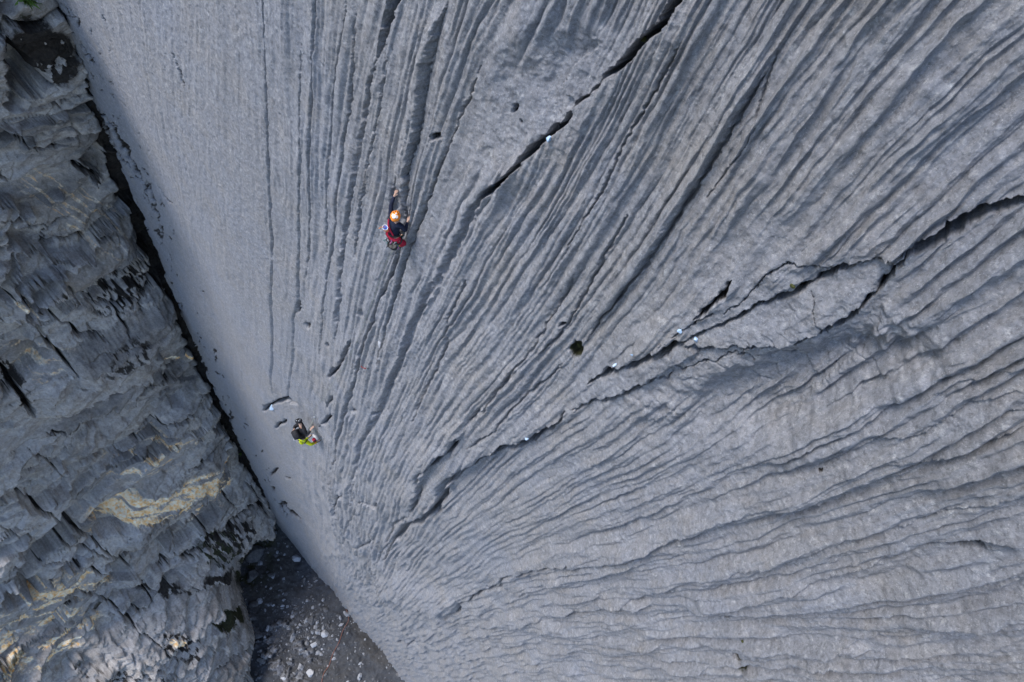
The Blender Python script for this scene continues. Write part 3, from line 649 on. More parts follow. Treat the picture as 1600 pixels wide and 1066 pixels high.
def rock_bm(rng, sx, sy, sz, n=16, bev=.06):
    bm = bmesh.new()
    for i in range(n):
        v = Vector((rng.gauss(0, 1), rng.gauss(0, 1), rng.gauss(0, 1))).normalized()*rng.uniform(.8, 1.05)
        bm.verts.new((v.x*sx, v.y*sy, v.z*sz))
    h = bmesh.ops.convex_hull(bm, input=bm.verts)
    bmesh.ops.delete(bm, geom=[g_ for g_ in h['geom_interior'] if isinstance(g_, bmesh.types.BMVert)], context='VERTS')
    s = min(sx, sy, sz)
    bmesh.ops.bevel(bm, geom=list(bm.edges), offset=s*bev, segments=1, affect='EDGES', clamp_overlap=True)
    bmesh.ops.subdivide_edges(bm, edges=list(bm.edges), cuts=1, use_grid_fill=True, fractal=.12)
    bmesh.ops.recalc_face_normals(bm, faces=bm.faces); return bm
def me_from(bm, name, mat, smooth=False):
    me = bpy.data.meshes.new(name); bm.to_mesh(me); bm.free(); me.materials.append(mat)
    if smooth: me.polygons.foreach_set('use_smooth', [True]*len(me.polygons))
    return me
M_STONE = rock_material('boulder_rock', (.16, .16, .165), (.33, .33, .335), (.5, .5, .5), fine=4, ochre=False)
M_CHIP = simple('chip_rock', (.30, .31, .33), .8, .4, 3, .02)
M_PALE = simple('pale_rock', (.46, .47, .49), .7, .12, 6, .02)
M_SKYSTONE = simple('sky_tinted_stone', (.36, .48, .62), .35, .15, 12, .01, .5)  # wet wedged stones, the sky's reflection painted into their blue colour

# ---- boulders on the scree
rng = random.Random(11)
BL = [(463,873,13,8,9,'p','pale flat angular block at the foot of the rock face'),
 (476,909,7,11,7,'s','grey upright oval slab on the scree below the flat pale block'),
 (484,917,6,4,4,'s','small grey stone touching the grey oval slab'),
 (511,911,4,5,4,'p','small white stone right at the edge of the rock face'),
 (487,969,12,10,9,'s','blocky grey boulder in the middle of the scree'),
 (507,991,11,9,8,'p','pale rounded boulder, largest of the lower scree'),
 (519,997,6,3,3,'s','thin grey shard lying right of the pale rounded boulder'),
 (489,985,7,5,4,'s','low grey stone just below the blocky grey boulder'),
 (491,1007,11,6,5,'p','long pale stone below the pale rounded boulder'),
 (486,1052,12,8,7,'p','pale wedge of rock at the bottom of the scree'),
 (443,1060,7,4,4,'p','small pale flat stone at the bottom edge beside the outcrop'),
 (441,947,6,3,3,'p','small white angular shard on the brown soil'),
 (427,946,4,3,3,'p','tiny white chip on the brown soil left of the shard'),
 (430,857,3,3,2,'s','tiny grey pebble on the brown soil near the corner'),
 (500,1035,9,4,4,'s','grey flat slab between the pale stones low on the scree'),
 (398,866,24,20,18,'s','big cracked grey boulder leaning against the side wall'),
 (392,900,19,15,15,'s','broad grey boulder below the big cracked one by the side wall'),
 (396,945,13,10,10,'s','angular grey block at the side wall foot above the pale outcrop'),
 (404,992,15,9,9,'s','long grey block at the side wall foot beside the pale outcrop'),
 (409,1032,12,10,9,'s','stubby grey block at the side wall foot near the bottom edge')]
def ground_point(px, py):
    x, y = gpt(px, py)
    for _ in range(3):
        h = ground_h(x, y); r = ray(px, py); p = r*((ALT-h)/(G@r)); w = MW@p; x, y = w[0], w[1]
    return Vector((x, y, h))
for px, py, wx_, wy_, wz_, k_, lab in BL:
    gp = ground_point(px, py); s = 1/11.8
    ob = link('boulder', me_from(rock_bm(rng, wx_*s*.66, wy_*s*.74, wz_*s*.6, 18), 'boulder', M_PALE if k_ == 'p' else M_STONE))
    ob.location = gp+Vector((0, 0, wz_*s*.12)); ob.rotation_euler = (rng.uniform(-.2, .2), rng.uniform(-.2, .2), math.atan2(WX[1], WX[0])+rng.uniform(-.6, .6))
    tag(ob, lab, 'boulder', 'boulders lying on the scree')
# ---- countless small scree stones: one object
bm = bmesh.new(); R2 = np.random.RandomState(4)
def add_rock(bm, c, r, rs):
    vs = []
    base = [(1,0,0),(-1,0,0),(0,1,0),(0,-1,0),(0,0,1),(0,0,-.6),(.6,.6,.5),(-.6,.5,.6),(.5,-.6,.5),(-.5,-.6,.4)]
    a = rs.rand()*6.28; ca, sa = math.cos(a), math.sin(a); f = (1, rs.uniform(.45, 1), rs.uniform(.35, .8))
    for b in base:
        x, y, z = (b[i]*f[i]*r*rs.uniform(.75, 1.15) for i in range(3)); vs.append(bm.verts.new((c[0]+x*ca-y*sa, c[1]+x*sa+y*ca, c[2]+z)))
    try: bmesh.ops.convex_hull(bm, input=vs)
    except Exception: pass
bms = []
for lo, n_, rr_ in (('grey', 1500, None), ('pale', 420, None)):
    bm = bmesh.new()
    while n_ > 0:
        px = R2.uniform(360, 640); py = R2.uniform(800, 1075)
        if n_ % 3 == 0: px = R2.normal(480, 30); py = R2.normal(985, 35)
        gp = ground_point(px, py); add_rock(bm, gp, R2.lognormal(-2.25, .60) if lo == 'grey' else R2.lognormal(-2.1, .7), R2); n_ -= 1
    bms.append(me_from(bm, 'scree_stones', M_STONE if lo == 'grey' else M_CHIP))
for me, lab in zip(bms, ('loose dark grey scree stones strewn over the ground', 'loose pale chips strewn over the scree')):
    tag(link('scree_stones', me), lab, 'scree', None, 'stuff')

# ---- chunks wedged in the cracks
def chunk(px, py, a, b, ang, mat, lab, tab=SLABP, cat='ice chunk', lift=.02, grp='pale chunks wedged in the cracks', name='sky_stone'):
    p = surf(px, py, tab); s = p[2]/FPX
    me = me_from(rock_bm(rng, a*s*.5, b*s*.5, min(a, b)*s*.45, 12, .03), name, mat)
    ob = link(name, me)
    sx = Vector((math.cos(math.radians(ang)), math.sin(math.radians(ang)), 0)); zz = Vector((0, 0, 1)); sy = zz.cross(sx)
    Mc = Matrix([MW@np.array(sx), MW@np.array(sy), MW@np.array(zz)]).transposed()
    q = p*(1-(lift+min(a, b)*s*.25)/p[2])
    ob.matrix_world = Matrix.Translation(Vector(to_world(q))) @ Mc.to_4x4()
    return tag(ob, lab, cat, grp)
for a in [(857,215,9,14,25,M_SKYSTONE,'bright blue white sky-tinted stone halfway up the diagonal crack'),
 (770,292,9,8,0,M_SKYSTONE,'pale blue sky-tinted stone at the bottom end of the diagonal crack'),
 (875,197,8,7,30,M_STONE,'small grey stone jammed just above the bright sky-tinted stone'),
 (1062,517,9,9,35,M_SKYSTONE,'blue white sky-tinted stone where the flake cracks meet, upper of two'),
 (1087,531,10,9,50,M_SKYSTONE,'blue white sky-tinted stone where the flake cracks meet, lower right of two'),
 (1029,541,10,6,-30,M_STONE,'grey stone chocked in the crack left of the paired sky-tinted stones'),
 (987,555,7,5,-20,M_SKYSTONE,'tiny sky-tinted stone in the narrow crack left of the grey chockstone'),
 (962,570,11,6,-30,M_SKYSTONE,'pale lens of sky-tinted stone low in the flake crack'),
 (824,686,8,6,0,M_SKYSTONE,'lone blue sky-tinted stone in the lower ledge crack'),
 (424,637,9,12,20,M_SKYSTONE,'blue white sky-tinted stone in the short slot left of the belayer'),
 (594,536,5,19,8,M_PALE,'long white sliver stuck upright in a runnel between the climbers'),
 (497,660,11,19,-12,M_STONE,'rounded pale grey rock knob right beside the belayer'),
 (242,416,5,11,-30,M_SKYSTONE,'sliver of sky-tinted stone in the corner seam beside the side wall')]:
    st = a[5] is M_STONE
    chunk(*a, cat='stone' if st or a[5] is M_PALE else 'ice chunk', name='wedged_stone' if st or a[5] is M_PALE else 'sky_stone')

# ---- plants: tuft on the top ledge and moss cushions in pockets
M_LEAF = simple('leaf_green', (.10, .17, .03), .6, .35, 40); M_MOSS = simple('moss', (.055, .058, .018), .95, .6, 60)
def leafy(px, py, n, ln, tab, name, lab, cat, mat, spread=1.0, grp=None, off=0.02):
    p = surf(px, py, tab); q = p*(1-off/p[2]); root = link(name, None); root.location = Vector(to_world(q))
    bm = bmesh.new(); up = Vector((0, 0, 1)); out = Vector(h_w if tab is SIDE else n_w)
    for i in range(n):
        d = (out*rng.uniform(.2, 1)+up*rng.uniform(.0, .8)+Vector((rng.gauss(0, spread), rng.gauss(0, spread), rng.gauss(0, spread)*.6))*.7).normalized()
        s = d.cross(Vector((rng.gauss(0, 1), rng.gauss(0, 1), rng.gauss(0, 1)))).normalized(); l = ln*rng.uniform(.5, 1.1); w = l*.12
        o = Vector((rng.gauss(0, 1), rng.gauss(0, 1), rng.gauss(0, 1)))*ln*.12*spread
        pr = None
        for k_ in range(5):
            t_ = k_/4; c = o+d*l*t_-up*l*.3*t_*t_; ww = w*math.sin(math.pi*min(.98, .12+.86*t_)); a_, b_ = bm.verts.new(c+s*ww), bm.verts.new(c-s*ww)
            if pr: bm.faces.new((pr[0], a_, b_, pr[1]))
            pr = (a_, b_)
    me = me_from(bm, 'leaves', mat); lf = link('leaves', me, root)
    bm = bmesh.new(); bmesh.ops.create_cone(bm, segments=7, radius1=ln*.06, radius2=ln*.02, depth=ln*.5, cap_ends=True)
    link('stem', me_from(bm, 'stem', M_MOSS), root)
    return tag(root, lab, cat, grp)
leafy(38, 4, 46, .34, SIDE, 'ledge_plant', 'bright green leafy plant on the dark ledge in the top left corner', 'plant', M_LEAF)
leafy(376, 708, 20, .35, SIDE, 'ledge_plant', 'small green tuft in the corner seam above the ochre streaks', 'plant', M_LEAF)
for px, py, sz, lab in [(904,540,6,'moss cushion filling the dark pocket in the middle of the face'), (1163,1020,8,'moss cushion in the lower of two pockets near the bottom edge'),
   (1160,1004,5,'small moss cushion in the upper of two pockets near the bottom edge'), (1003,61,10,'moss cushion high in the diagonal crack'), (1237,448,7,'moss cushion in the upper flake crack')]:
    p = surf(px, py, SLABP); s = p[2]/FPX; bm = bmesh.new(); bmesh.ops.create_icosphere(bm, subdivisions=4, radius=sz*s*.6)
    for v in bm.verts:
        k_ = 1+.35*math.sin(v.co.x*60/sz/s*.02+v.co.y*3/s/sz)+rng.uniform(-.09, .09); v.co = Vector((v.co.x*k_, v.co.y*k_*.8, v.co.z*.5*k_))
    ob = link('moss_cushion', me_from(bm, 'moss_cushion', M_MOSS)); ob.rotation_euler = Vector(n_w).to_track_quat('Z', 'Y').to_euler(); ob.location = Vector(to_world(p))
    tag(ob, lab, 'moss', 'moss cushions in pockets of the face')

# ================================================================== PEOPLE
def evalmesh(ob, name):
    dg = bpy.context.evaluated_depsgraph_get(); me = bpy.data.meshes.new_from_object(ob.evaluated_get(dg)); me.name = name
    return me
def skin(name, verts, edges, mat, parent, sub=2):
    me = bpy.data.meshes.new(name+'_cage'); me.from_pydata([v[:3] for v in verts], edges, []); me.update()
    ob = bpy.data.objects.new(name, me); col.objects.link(ob)
    m = ob.modifiers.new('s', 'SKIN'); m.use_smooth_shade = True
    if not me.skin_vertices:
        bpy.context.view_layer.objects.active = ob; bpy.ops.mesh.customdata_skin_add()
    for i, v in enumerate(verts):
        sv = me.skin_vertices[0].data[i]; sv.radius = (v[3], v[4] if len(v) > 4 else v[3]); sv.use_root = (i == 0)
    ss = ob.modifiers.new('u', 'SUBSURF'); ss.levels = sub; ss.render_levels = sub
    bpy.context.view_layer.update()
    fin_ = evalmesh(ob, name); ob.modifiers.clear(); ob.data = fin_; fin_.materials.clear(); fin_.materials.append(mat)
    fin_.polygons.foreach_set('use_smooth', [True]*len(fin_.polygons))
    ob.parent = parent; return ob
def chain(vs, es, pts, start=None):
    pr = start
    for p in pts:
        vs.append(p); i = len(vs)-1
        if pr is not None: es.append((pr, i))
        pr = i
    return pr
def lerp(a, b, t): return tuple(a[i]+(b[i]-a[i])*t for i in range(3))
def nrmv(v):
    l = math.sqrt(sum(x*x for x in v)); return tuple(x/l for x in v)
MSKIN = simple('skin', (.52, .33, .24), .6, .08, 30); 
def hand_pts(vs, es, wrist_i, wr, d, side, curl):
    """palm plus five bent fingers; d forward, side across the palm, curl = palm direction"""
    W = Vector(wr); d = Vector(d).normalized(); s = Vector(side); s = (s-d*s.dot(d)).normalized(); c = Vector(curl).normalized()
    palm = W+d*.045; vs.append((*palm, .026, .017)); pi = len(vs)-1; es.append((wrist_i, pi))
    kn = W+d*.085; vs.append((*kn, .028, .015)); ki = len(vs)-1; es.append((pi, ki))
    for k_, (o, l) in enumerate(((-.030, .068), (-.010, .078), (.010, .074), (.030, .058))):
        b = kn+s*o+d*.010; pts = [(*b, .0095), (*(b+d*l*.45+c*.012), .0088), (*(b+d*l*.75+c*.030), .0080), (*(b+d*l*.85+c*.048), .0068)]
        chain(vs, es, pts, ki)
    b = W+d*.03+s*-.03; chain(vs, es, [(*b, .0115), (*(b-s*.022+d*.025+c*.008), .0100), (*(b-s*.028+d*.05+c*.02), .0085)], pi)
def person(anchor, J, mats, label, hlm_rot=0.0):
    """anchor: camera-space point on the face; J: joints in (along face, out of face, up the face)"""
    root = bpy.data.objects.new('person', None); col.objects.link(root)
    A = Vector(to_world(anchor)); X_ = Vector(MW@H); Y_ = Vector(MW@N); Z_ = Vector(MW@(-S))
    root.matrix_world = Matrix.Translation(A) @ Matrix((X_, Y_, Z_)).transposed().to_4x4()
    tag(root, label, 'person')
    pel, che, nec, hed = J['pelvis'], J['chest'], J['neck'], J['head']
    vs = []; es = []
    vs.append((*pel, .098, .080)); mid = lerp(pel, che, .5); i = chain(vs, es, [(*mid, .088, .070), (*che, .125, .095)], 0); ci = i
    ni = chain(vs, es, [(*nec, .055)], i)
    hd = Vector(hed); nk = Vector(nec); face = Vector(J['face']).normalized()
    hi_ = chain(vs, es, [(*(nk.lerp(hd, .55)+face*.01), .062), (*hd, .088, .094), (*(hd+(hd-nk).normalized()*.075), .060)], ni)
    # nose and chin
    chain(vs, es, [(*(hd+face*.082-(hd-nk).normalized()*.02), .014), (*(hd+face*.108-(hd-nk).normalized()*.035), .010)], hi_-1)
    for s in ('l', 'r'):
        sh, el, ha = J['sh_'+s], J['el_'+s], J['ha_'+s]
        a = chain(vs, es, [(*sh, .058), (*lerp(sh, el, .5), .048), (*el, .040), (*lerp(el, ha, .4), .038), (*ha, .026)], ci)
        dd = tuple(ha[k_]-el[k_] for k_ in range(3)); hand_pts(vs, es, a, ha, J.get('hd_'+s, dd), (1 if s == 'r' else -1, 0, .1), (0, -1, -.2))
        hp, kn, fo = J['hp_'+s], J['kn_'+s], J['fo_'+s]
        td = Vector(J['toe_'+s]).normalized()
        b = chain(vs, es, [(*hp, .085), (*lerp(hp, kn, .5), .075), (*kn, .056), (*lerp(kn, fo, .35), .055), (*fo, .036), (*(Vector(fo)+td*.10), .034, .026), (*(Vector(fo)+td*.17), .026, .018)], 0)
    skin('body', vs, es, MSKIN, root)
    # jacket
    vs = []; es = []
    bk = mats.get('bulk', 1.0); vs.append((*che, .150*bk, .118*bk)); i = chain(vs, es, [(*mid, .130, .108), (*lerp(pel, che, .12), .138, .115), (*lerp(pel, che, -.08), .134, .112)], 0)
    chain(vs, es, [(*lerp(che, nec, .75), .075)], 0)
    for s in ('l', 'r'):
        sh, el, ha = J['sh_'+s], J['el_'+s], J['ha_'+s]
        chain(vs, es, [(*sh, .074*bk), (*lerp(sh, el, .5), .064*bk), (*el, .055*bk), (*lerp(el, ha, .5), .047*bk), (*lerp(el, ha, .93), .037)], 0)
    jk = skin('jacket', vs, es, mats['jacket'], root)
    vs = []; es = []
    vs.append((*lerp(pel, che, .06), .138, .116)); 
    for s in ('l', 'r'):
        hp, kn, fo = J['hp_'+s], J['kn_'+s], J['fo_'+s]
        chain(vs, es, [(*hp, .100), (*lerp(hp, kn, .5), .090), (*kn, .072), (*lerp(kn, fo, .4), .066), (*lerp(kn, fo, .98), .050)], 0)
    skin('trousers', vs, es, mats['trousers'], root)
    for s in ('l', 'r'):
        fo = Vector(J['fo_'+s]); td = Vector(J['toe_'+s]).normalized()
        vs = []; es = []; chain(vs, es, [(*(fo-td*.055), .042, .040), (*(fo+td*.03-Vector((0, 0, .02))), .050, .044), (*(fo+td*.12-Vector((0, 0, .03))), .046, .034), (*(fo+td*.20-Vector((0, 0, .03))), .032, .022)])
        shoe = skin('shoe', vs, es, mats['shoe'], root)
        bm = bmesh.new(); bmesh.ops.create_uvsphere(bm, u_segments=10, v_segments=6, radius=.022)
        c_ = fo+td*.02+Vector((0, .045, .0))
        for v in bm.verts: v.co = Vector((v.co.x*1.4, v.co.y*.6, v.co.z))+c_
        link('shoe_logo', me_from(bm, 'shoe_logo', mats['logo'], True), shoe)
    # helmet: shell with brim, ridges and vents
    up = (hd-nk).normalized(); up = (up+Vector((0, 0, .8))+Vector((0, .25, 0))).normalized(); sd = face.cross(up).normalized(); fw = up.cross(sd).normalized()
    if fw.dot(face) < 0: fw = -fw
    bm = bmesh.new(); bmesh.ops.create_uvsphere(bm, u_segments=36, v_segments=24, radius=1)
    bmesh.ops.delete(bm, geom=[v for v in bm.verts if v.co.z < -.18], context='VERTS')
    for v in bm.verts:
        th = math.atan2(v.co.y, v.co.x); x, y, z = v.co
        k_ = 1+.035*math.cos(5*y*2.6)*(1-abs(z)*.3); e_ = max(0, -z)*.25
        v.co = hd+sd*(x*.118*k_*(1+e_))+fw*(y*.140*k_*(1+e_+.06*(y > 0)))+up*(z*.105*k_+.035)
    bmesh.ops.recalc_face_normals(bm, faces=bm.faces)
    bmesh.ops.solidify(bm, geom=list(bm.faces), thickness=.008)
    hm = link('helmet', me_from(bm, 'helmet', mats['helmet'], True), root)
    for k_, (fx, fy, rz) in enumerate([(-.5, .25, .3), (.5, .25, -.3), (-.45, -.45, -.2), (.45, -.45, .2), (0, -.62, 0), (-.22, .55, .1), (.22, .55, -.1)]):
        z = math.sqrt(max(0, 1-fx*fx-fy*fy)); c_ = hd+sd*(fx*.119)+fw*(fy*.142)+up*(z*.106+.037)
        bm = bmesh.new(); bmesh.ops.create_uvsphere(bm, u_segments=10, v_segments=6, radius=1)
        n_ = (sd*fx/.118+fw*fy/.14+up*z/.105).normalized(); t1 = (fw-n_*fw.dot(n_)).normalized(); t2 = n_.cross(t1)
        for v in bm.verts: v.co = c_+t1*v.co.x*.028+t2*v.co.y*.011+n_*v.co.z*.004
        link('vent', me_from(bm, 'vent', mats['vent'], True), hm)
    if mats.get('mark'):
        for fx, fy, sx_, sy_ in ((.05, -.45, .050, .055), (-.45, -.35, .035, .04), (.45, -.3, .022, .04), (-.1, .15, .018, .03)):
            z = math.sqrt(1-fx*fx-fy*fy); n_ = (sd*fx/.118+fw*fy/.14+up*z/.105).normalized(); t1 = (fw-n_*fw.dot(n_)).normalized(); t2 = n_.cross(t1)
            c_ = hd+sd*(fx*.119)+fw*(fy*.142)+up*(z*.106+.036); bm = bmesh.new(); bmesh.ops.create_uvsphere(bm, u_segments=12, v_segments=6, radius=1)
            for v in bm.verts: v.co = c_+t1*v.co.x*sy_*(1+.2*math.sin(7*v.co.y))+t2*v.co.y*sx_+n_*v.co.z*.006
            link('white_panel', me_from(bm, 'white_panel', mats['mark'], True), hm)
    # eyes, hair
    for e_ in (-1, 1):
        bm = bmesh.new(); bmesh.ops.create_uvsphere(bm, u_segments=10, v_segments=8, radius=.011)
        for v in bm.verts: v.co = v.co+hd+face*.083+sd*e_*.032
        link('eye', me_from(bm, 'eye', M_DARK, True), root)
    bm = bmesh.new(); bmesh.ops.create_uvsphere(bm, u_segments=16, v_segments=10, radius=.094)
    for v in bm.verts: v.co = v.co+hd-face*.014+(hd-nk).normalized()*.010
    link('hair', me_from(bm, 'hair', M_HAIR, True), root)
    # harness: waist belt and leg loops
    def ring(name, c, ax, r, w, mat, par, ry_=1.0):
        ax = Vector(ax).normalized(); a_ = ax.orthogonal().normalized(); b_ = ax.cross(a_); bm = bmesh.new(); n1, n2 = 24, 8; g_ = []
        for i_ in range(n1):
            t_ = 2*math.pi*i_/n1; o = a_*math.cos(t_)+b_*math.sin(t_); row = []
            for j_ in range(n2):
                p_ = 2*math.pi*j_/n2; row.append(bm.verts.new(Vector(c)+o*(r+.010*math.cos(p_))+ax*w*math.sin(p_)))
            g_.append(row)
        for i_ in range(n1):
            for j_ in range(n2): bm.faces.new((g_[i_][j_], g_[(i_+1) % n1][j_], g_[(i_+1) % n1][(j_+1) % n2], g_[i_][(j_+1) % n2]))
        bmesh.ops.recalc_face_normals(bm, faces=bm.faces); return link(name, me_from(bm, name, mat, True), par)
    hz = ring('harness', lerp(pel, che, .12), [che[k_]-pel[k_] for k_ in range(3)], .148, .026, mats['harness'], root)
    for s in ('l', 'r'):
        hp, kn = J['hp_'+s], J['kn_'+s]; ring('leg_loop', lerp(hp, kn, .3), [kn[k_]-hp[k_] for k_ in range(3)], .100, .020, mats['harness'], hz)
    # gear hanging from the belt
    gr_ = random.Random(3)
    for k_ in range(mats.get('ngear', 10)):
        t_ = math.pi*2*k_/mats.get('ngear', 10)+.3; c_ = Vector(lerp(pel, che, .05))+Vector((math.cos(t_)*.19, math.sin(t_)*.17, -.05))
        q = []
        for j_ in range(4): q.append(c_+Vector((gr_.gauss(0, .025), gr_.gauss(0, .025), -.05*j_)))
        ob_ = tube('carabiner', [tuple(x) for x in q], .011, mats['gear'][k_ % len(mats['gear'])], hz)
        ring('gate', q[-1]+Vector((0, 0, -.02)), (gr_.gauss(0, 1), gr_.gauss(0, 1), .2), .030, .006, mats['gear'][(k_+2) % len(mats['gear'])], ob_)
    return root
def tube(name, pts, r, mat, parent=None, seg=8, sub=4):
    P_ = [Vector(p) for p in pts]; Q = []
    for i in range(len(P_)-1):
        p0, p1, p2, p3 = P_[max(i-1, 0)], P_[i], P_[i+1], P_[min(i+2, len(P_)-1)]
        for k_ in range(sub):
            t = k_/sub; Q.append(.5*((2*p1)+(p2-p0)*t+(2*p0-5*p1+4*p2-p3)*t*t+(3*p1-p0-3*p2+p3)*t**3))
    Q.append(P_[-1]); bm = bmesh.new(); rows = []; a_ = None
    for i, q in enumerate(Q):
        d = (Q[min(i+1, len(Q)-1)]-Q[max(i-1, 0)]); d = d.normalized() if d.length > 1e-9 else Vector((0, 0, 1))
        if a_ is None: a_ = d.orthogonal().normalized()
        a_ = (a_-d*a_.dot(d)); a_ = a_.normalized() if a_.length > 1e-6 else d.orthogonal().normalized(); b_ = d.cross(a_)
        rows.append([bm.verts.new(q+(a_*math.cos(2*math.pi*j/seg)+b_*math.sin(2*math.pi*j/seg))*r) for j in range(seg)])
    for i in range(len(rows)-1):
        for j in range(seg): bm.faces.new((rows[i][j], rows[i][(j+1) % seg], rows[i+1][(j+1) % seg], rows[i+1][j]))
    bm.faces.new(rows[0][::-1]); bm.faces.new(rows[-1])
    return link(name, me_from(bm, name, mat, True), parent)
M_DARK = simple('black_plastic', (.012, .012, .014), .4, .2); M_HAIR = simple('dark_hair', (.03, .02, .015), .8, .3, 80)
M_NAVY = simple('navy_fleece', (.012, .016, .035), .9, .35, 18, .01); M_BLK = simple('black_shell', (.014, .014, .017), .7, .5, 14, .01)
M_RED = simple('red_cloth', (.36, .010, .035), .8, .3, 14, .01); M_YG = simple('yellow_green_cloth', (.56, .62, .01), .7, .25, 10, .015)
M_ORG = simple('orange_shell', (.85, .25, .02), .35, .12, 6, 0, .5); M_WHT = simple('white_shell', (.80, .76, .72), .4, .05)
M_ORB = simple('orange_fabric', (.85, .32, .12), .8, .15, 20); M_BLU = simple('blue_cloth', (.03, .10, .38), .6, .3, 30)
M_SHOE = simple('black_rubber', (.018, .020, .022), .7, .3); M_LOGO = simple('yellow_patch', (.55, .50, .06), .6, .1)
M_MET = simple('aluminium', (.60, .62, .65), .35, .1, 40, 0, .5, .8); M_TEAL = simple('teal_webbing', (.05, .22, .20), .7, .2); M_PUR = simple('pink_webbing', (.45, .12, .30), .7, .2)
M_ROPE = simple('rope_pale_green', (.26, .28, .24), .8, .4, 160); M_ROPER = simple('rope_orange', (.30, .12, .08), .8, .35, 60)

# ---- leader
a1 = on_slab(637, 343, 0); loc = surf(637, 343, SLABP); a1 = loc
J1 = dict(pelvis=(.04,.40,-.30), chest=(-.06,.36,.02), neck=(-.06,.37,.17), head=(-.03,.40,.29), face=(-.35,-.55,.45),
  sh_l=(-.24,.33,.11), el_l=(-.36,.26,.32), ha_l=(-.42,.13,.52), hd_l=(.02,-.15,.9), sh_r=(.14,.33,.10), el_r=(.24,.26,-.03), ha_r=(.08,.07,.06), hd_r=(-.1,-.6,.7),
  hp_l=(-.06,.42,-.36), kn_l=(-.30,.36,-.38), fo_l=(-.10,.14,-.66), toe_l=(.1,-.9,.1), hp_r=(.14,.40,-.36), kn_r=(.24,.20,-.52), fo_r=(.12,.20,-.74), toe_r=(.2,-.9,.3))
m1 = dict(jacket=M_NAVY, trousers=M_RED, shoe=M_SHOE, logo=M_LOGO, helmet=M_ORG, vent=M_DARK, mark=M_WHT, harness=M_DARK, gear=[M_TEAL, M_MET, M_PUR, M_DARK, M_MET, M_TEAL], ngear=14)
leader = person(a1, J1, m1, 'upper climber in orange and white helmet, navy top and red trousers reaching up')
leader.scale = leader.scale*.82
def bag(name, par_anchor, c, rad, hgt_, mat, rimmat, label, cat, parts=('rim', 'opening'), tilt=(0, .3, 1)):
    root = bpy.data.objects.new(name, None); col.objects.link(root)
    X_ = Vector(MW@H); Y_ = Vector(MW@N); Z_ = Vector(MW@(-S)); Mx = Matrix((X_, Y_, Z_)).transposed()
    root.matrix_world = Matrix.Translation(Vector(to_world(par_anchor))+Mx@Vector(c)) @ Mx.to_4x4() @ Vector(tilt).to_track_quat('Z', 'Y').to_matrix().to_4x4()
    bm = bmesh.new(); rows = []; prof = [(0, 0), (.55, .01), (.88, .08), (1.0, .3), (.97, .6), (1.02, .85), (1.0, 1.0), (.88, 1.0), (.82, .8)]
    for pr, pz in prof:
        rows.append([bm.verts.new((math.cos(2*math.pi*j/24)*rad*pr*(1+.05*math.sin(3*j)), math.sin(2*math.pi*j/24)*rad*pr*.85, pz*hgt_)) for j in range(24)])
    for i in range(len(rows)-1):
        for j in range(24): bm.faces.new((rows[i][j], rows[i][(j+1) % 24], rows[i+1][(j+1) % 24], rows[i+1][j]))
    link('pouch', me_from(bm, 'pouch', mat, True), root)
    tube('rim', [(math.cos(t)*rad*.95, math.sin(t)*rad*.82, hgt_) for t in np.linspace(0, 2*math.pi, 17)], rad*.09, M_MET if rimmat is M_BLU else rimmat, root)
    bm = bmesh.new(); bmesh.ops.create_circle(bm, cap_ends=True, segments=20, radius=rad*.86)
    for v in bm.verts: v.co.z = hgt_*.93+.1*rad*math.cos(v.co.x/rad*5); v.co.y *= .85
    link('lining', me_from(bm, 'lining', rimmat, True), root)
    tube('sling', [(0, 0, hgt_), (.02, -.05, hgt_+.08), (.0, -.12, hgt_+.16)], .008, mat, root)
    return tag(root, label, cat)
bag('chalk_bag', a1, (-.08,.46,-.11), .062, .11, M_ORB, M_BLU, 'orange chalk bag with round blue lining hanging behind the upper climber', 'bag', tilt=(.05, .45, .9))
bag('gear_bag', a1, (.11,.36,-.51), .10, .17, M_SHOE, M_DARK, 'small black bag hanging below the upper climber', 'bag', tilt=(.1, .5, .8))
# ---- red shoulder sling on the leader (part of the clothing)
sl_ = tube('shoulder_sling', [(-.17,.46,.12), (-.10,.52,.03), (.0,.53,-.08), (.10,.50,-.20)], .020, M_RED, leader)

# ---- belayer
a2 = surf(492, 658, SLABP)
J2 = dict(pelvis=(.02,.62,-.78), chest=(-.12,.50,-.32), neck=(-.26,.48,-.12), head=(-.36,.46,-.02), face=(-.5,.35,-.35),
  sh_l=(-.34,.42,-.24), el_l=(-.42,.62,-.42), ha_l=(-.30,.74,-.30), hd_l=(.2,.3,.2), sh_r=(.02,.50,-.22), el_r=(.20,.50,-.36), ha_r=(.16,.30,-.16), hd_r=(-.1,-.5,.4),
  hp_l=(-.08,.66,-.84), kn_l=(.12,.72,-1.12), fo_l=(-.02,.30,-1.40), toe_l=(.0,-.9,.5), hp_r=(.12,.62,-.84), kn_r=(.42,.50,-.98), fo_r=(.40,.20,-1.25), toe_r=(.2,-.9,.5))
m2 = dict(jacket=M_BLK, trousers=M_YG, shoe=M_SHOE, logo=M_LOGO, helmet=M_BLK, vent=M_MET, mark=None, bulk=1.45, harness=M_DARK, gear=[M_MET, M_DARK, M_ROPE, M_RED], ngear=8)
belayer = person(a2, J2, m2, 'belayer in black jacket, dark helmet and yellow green trousers hanging at the lower stance')
bag('haul_bag', a2, (.46,.42,-.92), .09, .26, M_RED, M_DARK, 'small red bag hanging to the right of the belayer', 'bag', tilt=(.7, .2, .5))
Mx2 = Matrix((Vector(MW@H), Vector(MW@N), Vector(MW@(-S)))).transposed(); A2 = Vector(to_world(a2))
rr = random.Random(8); cp = []
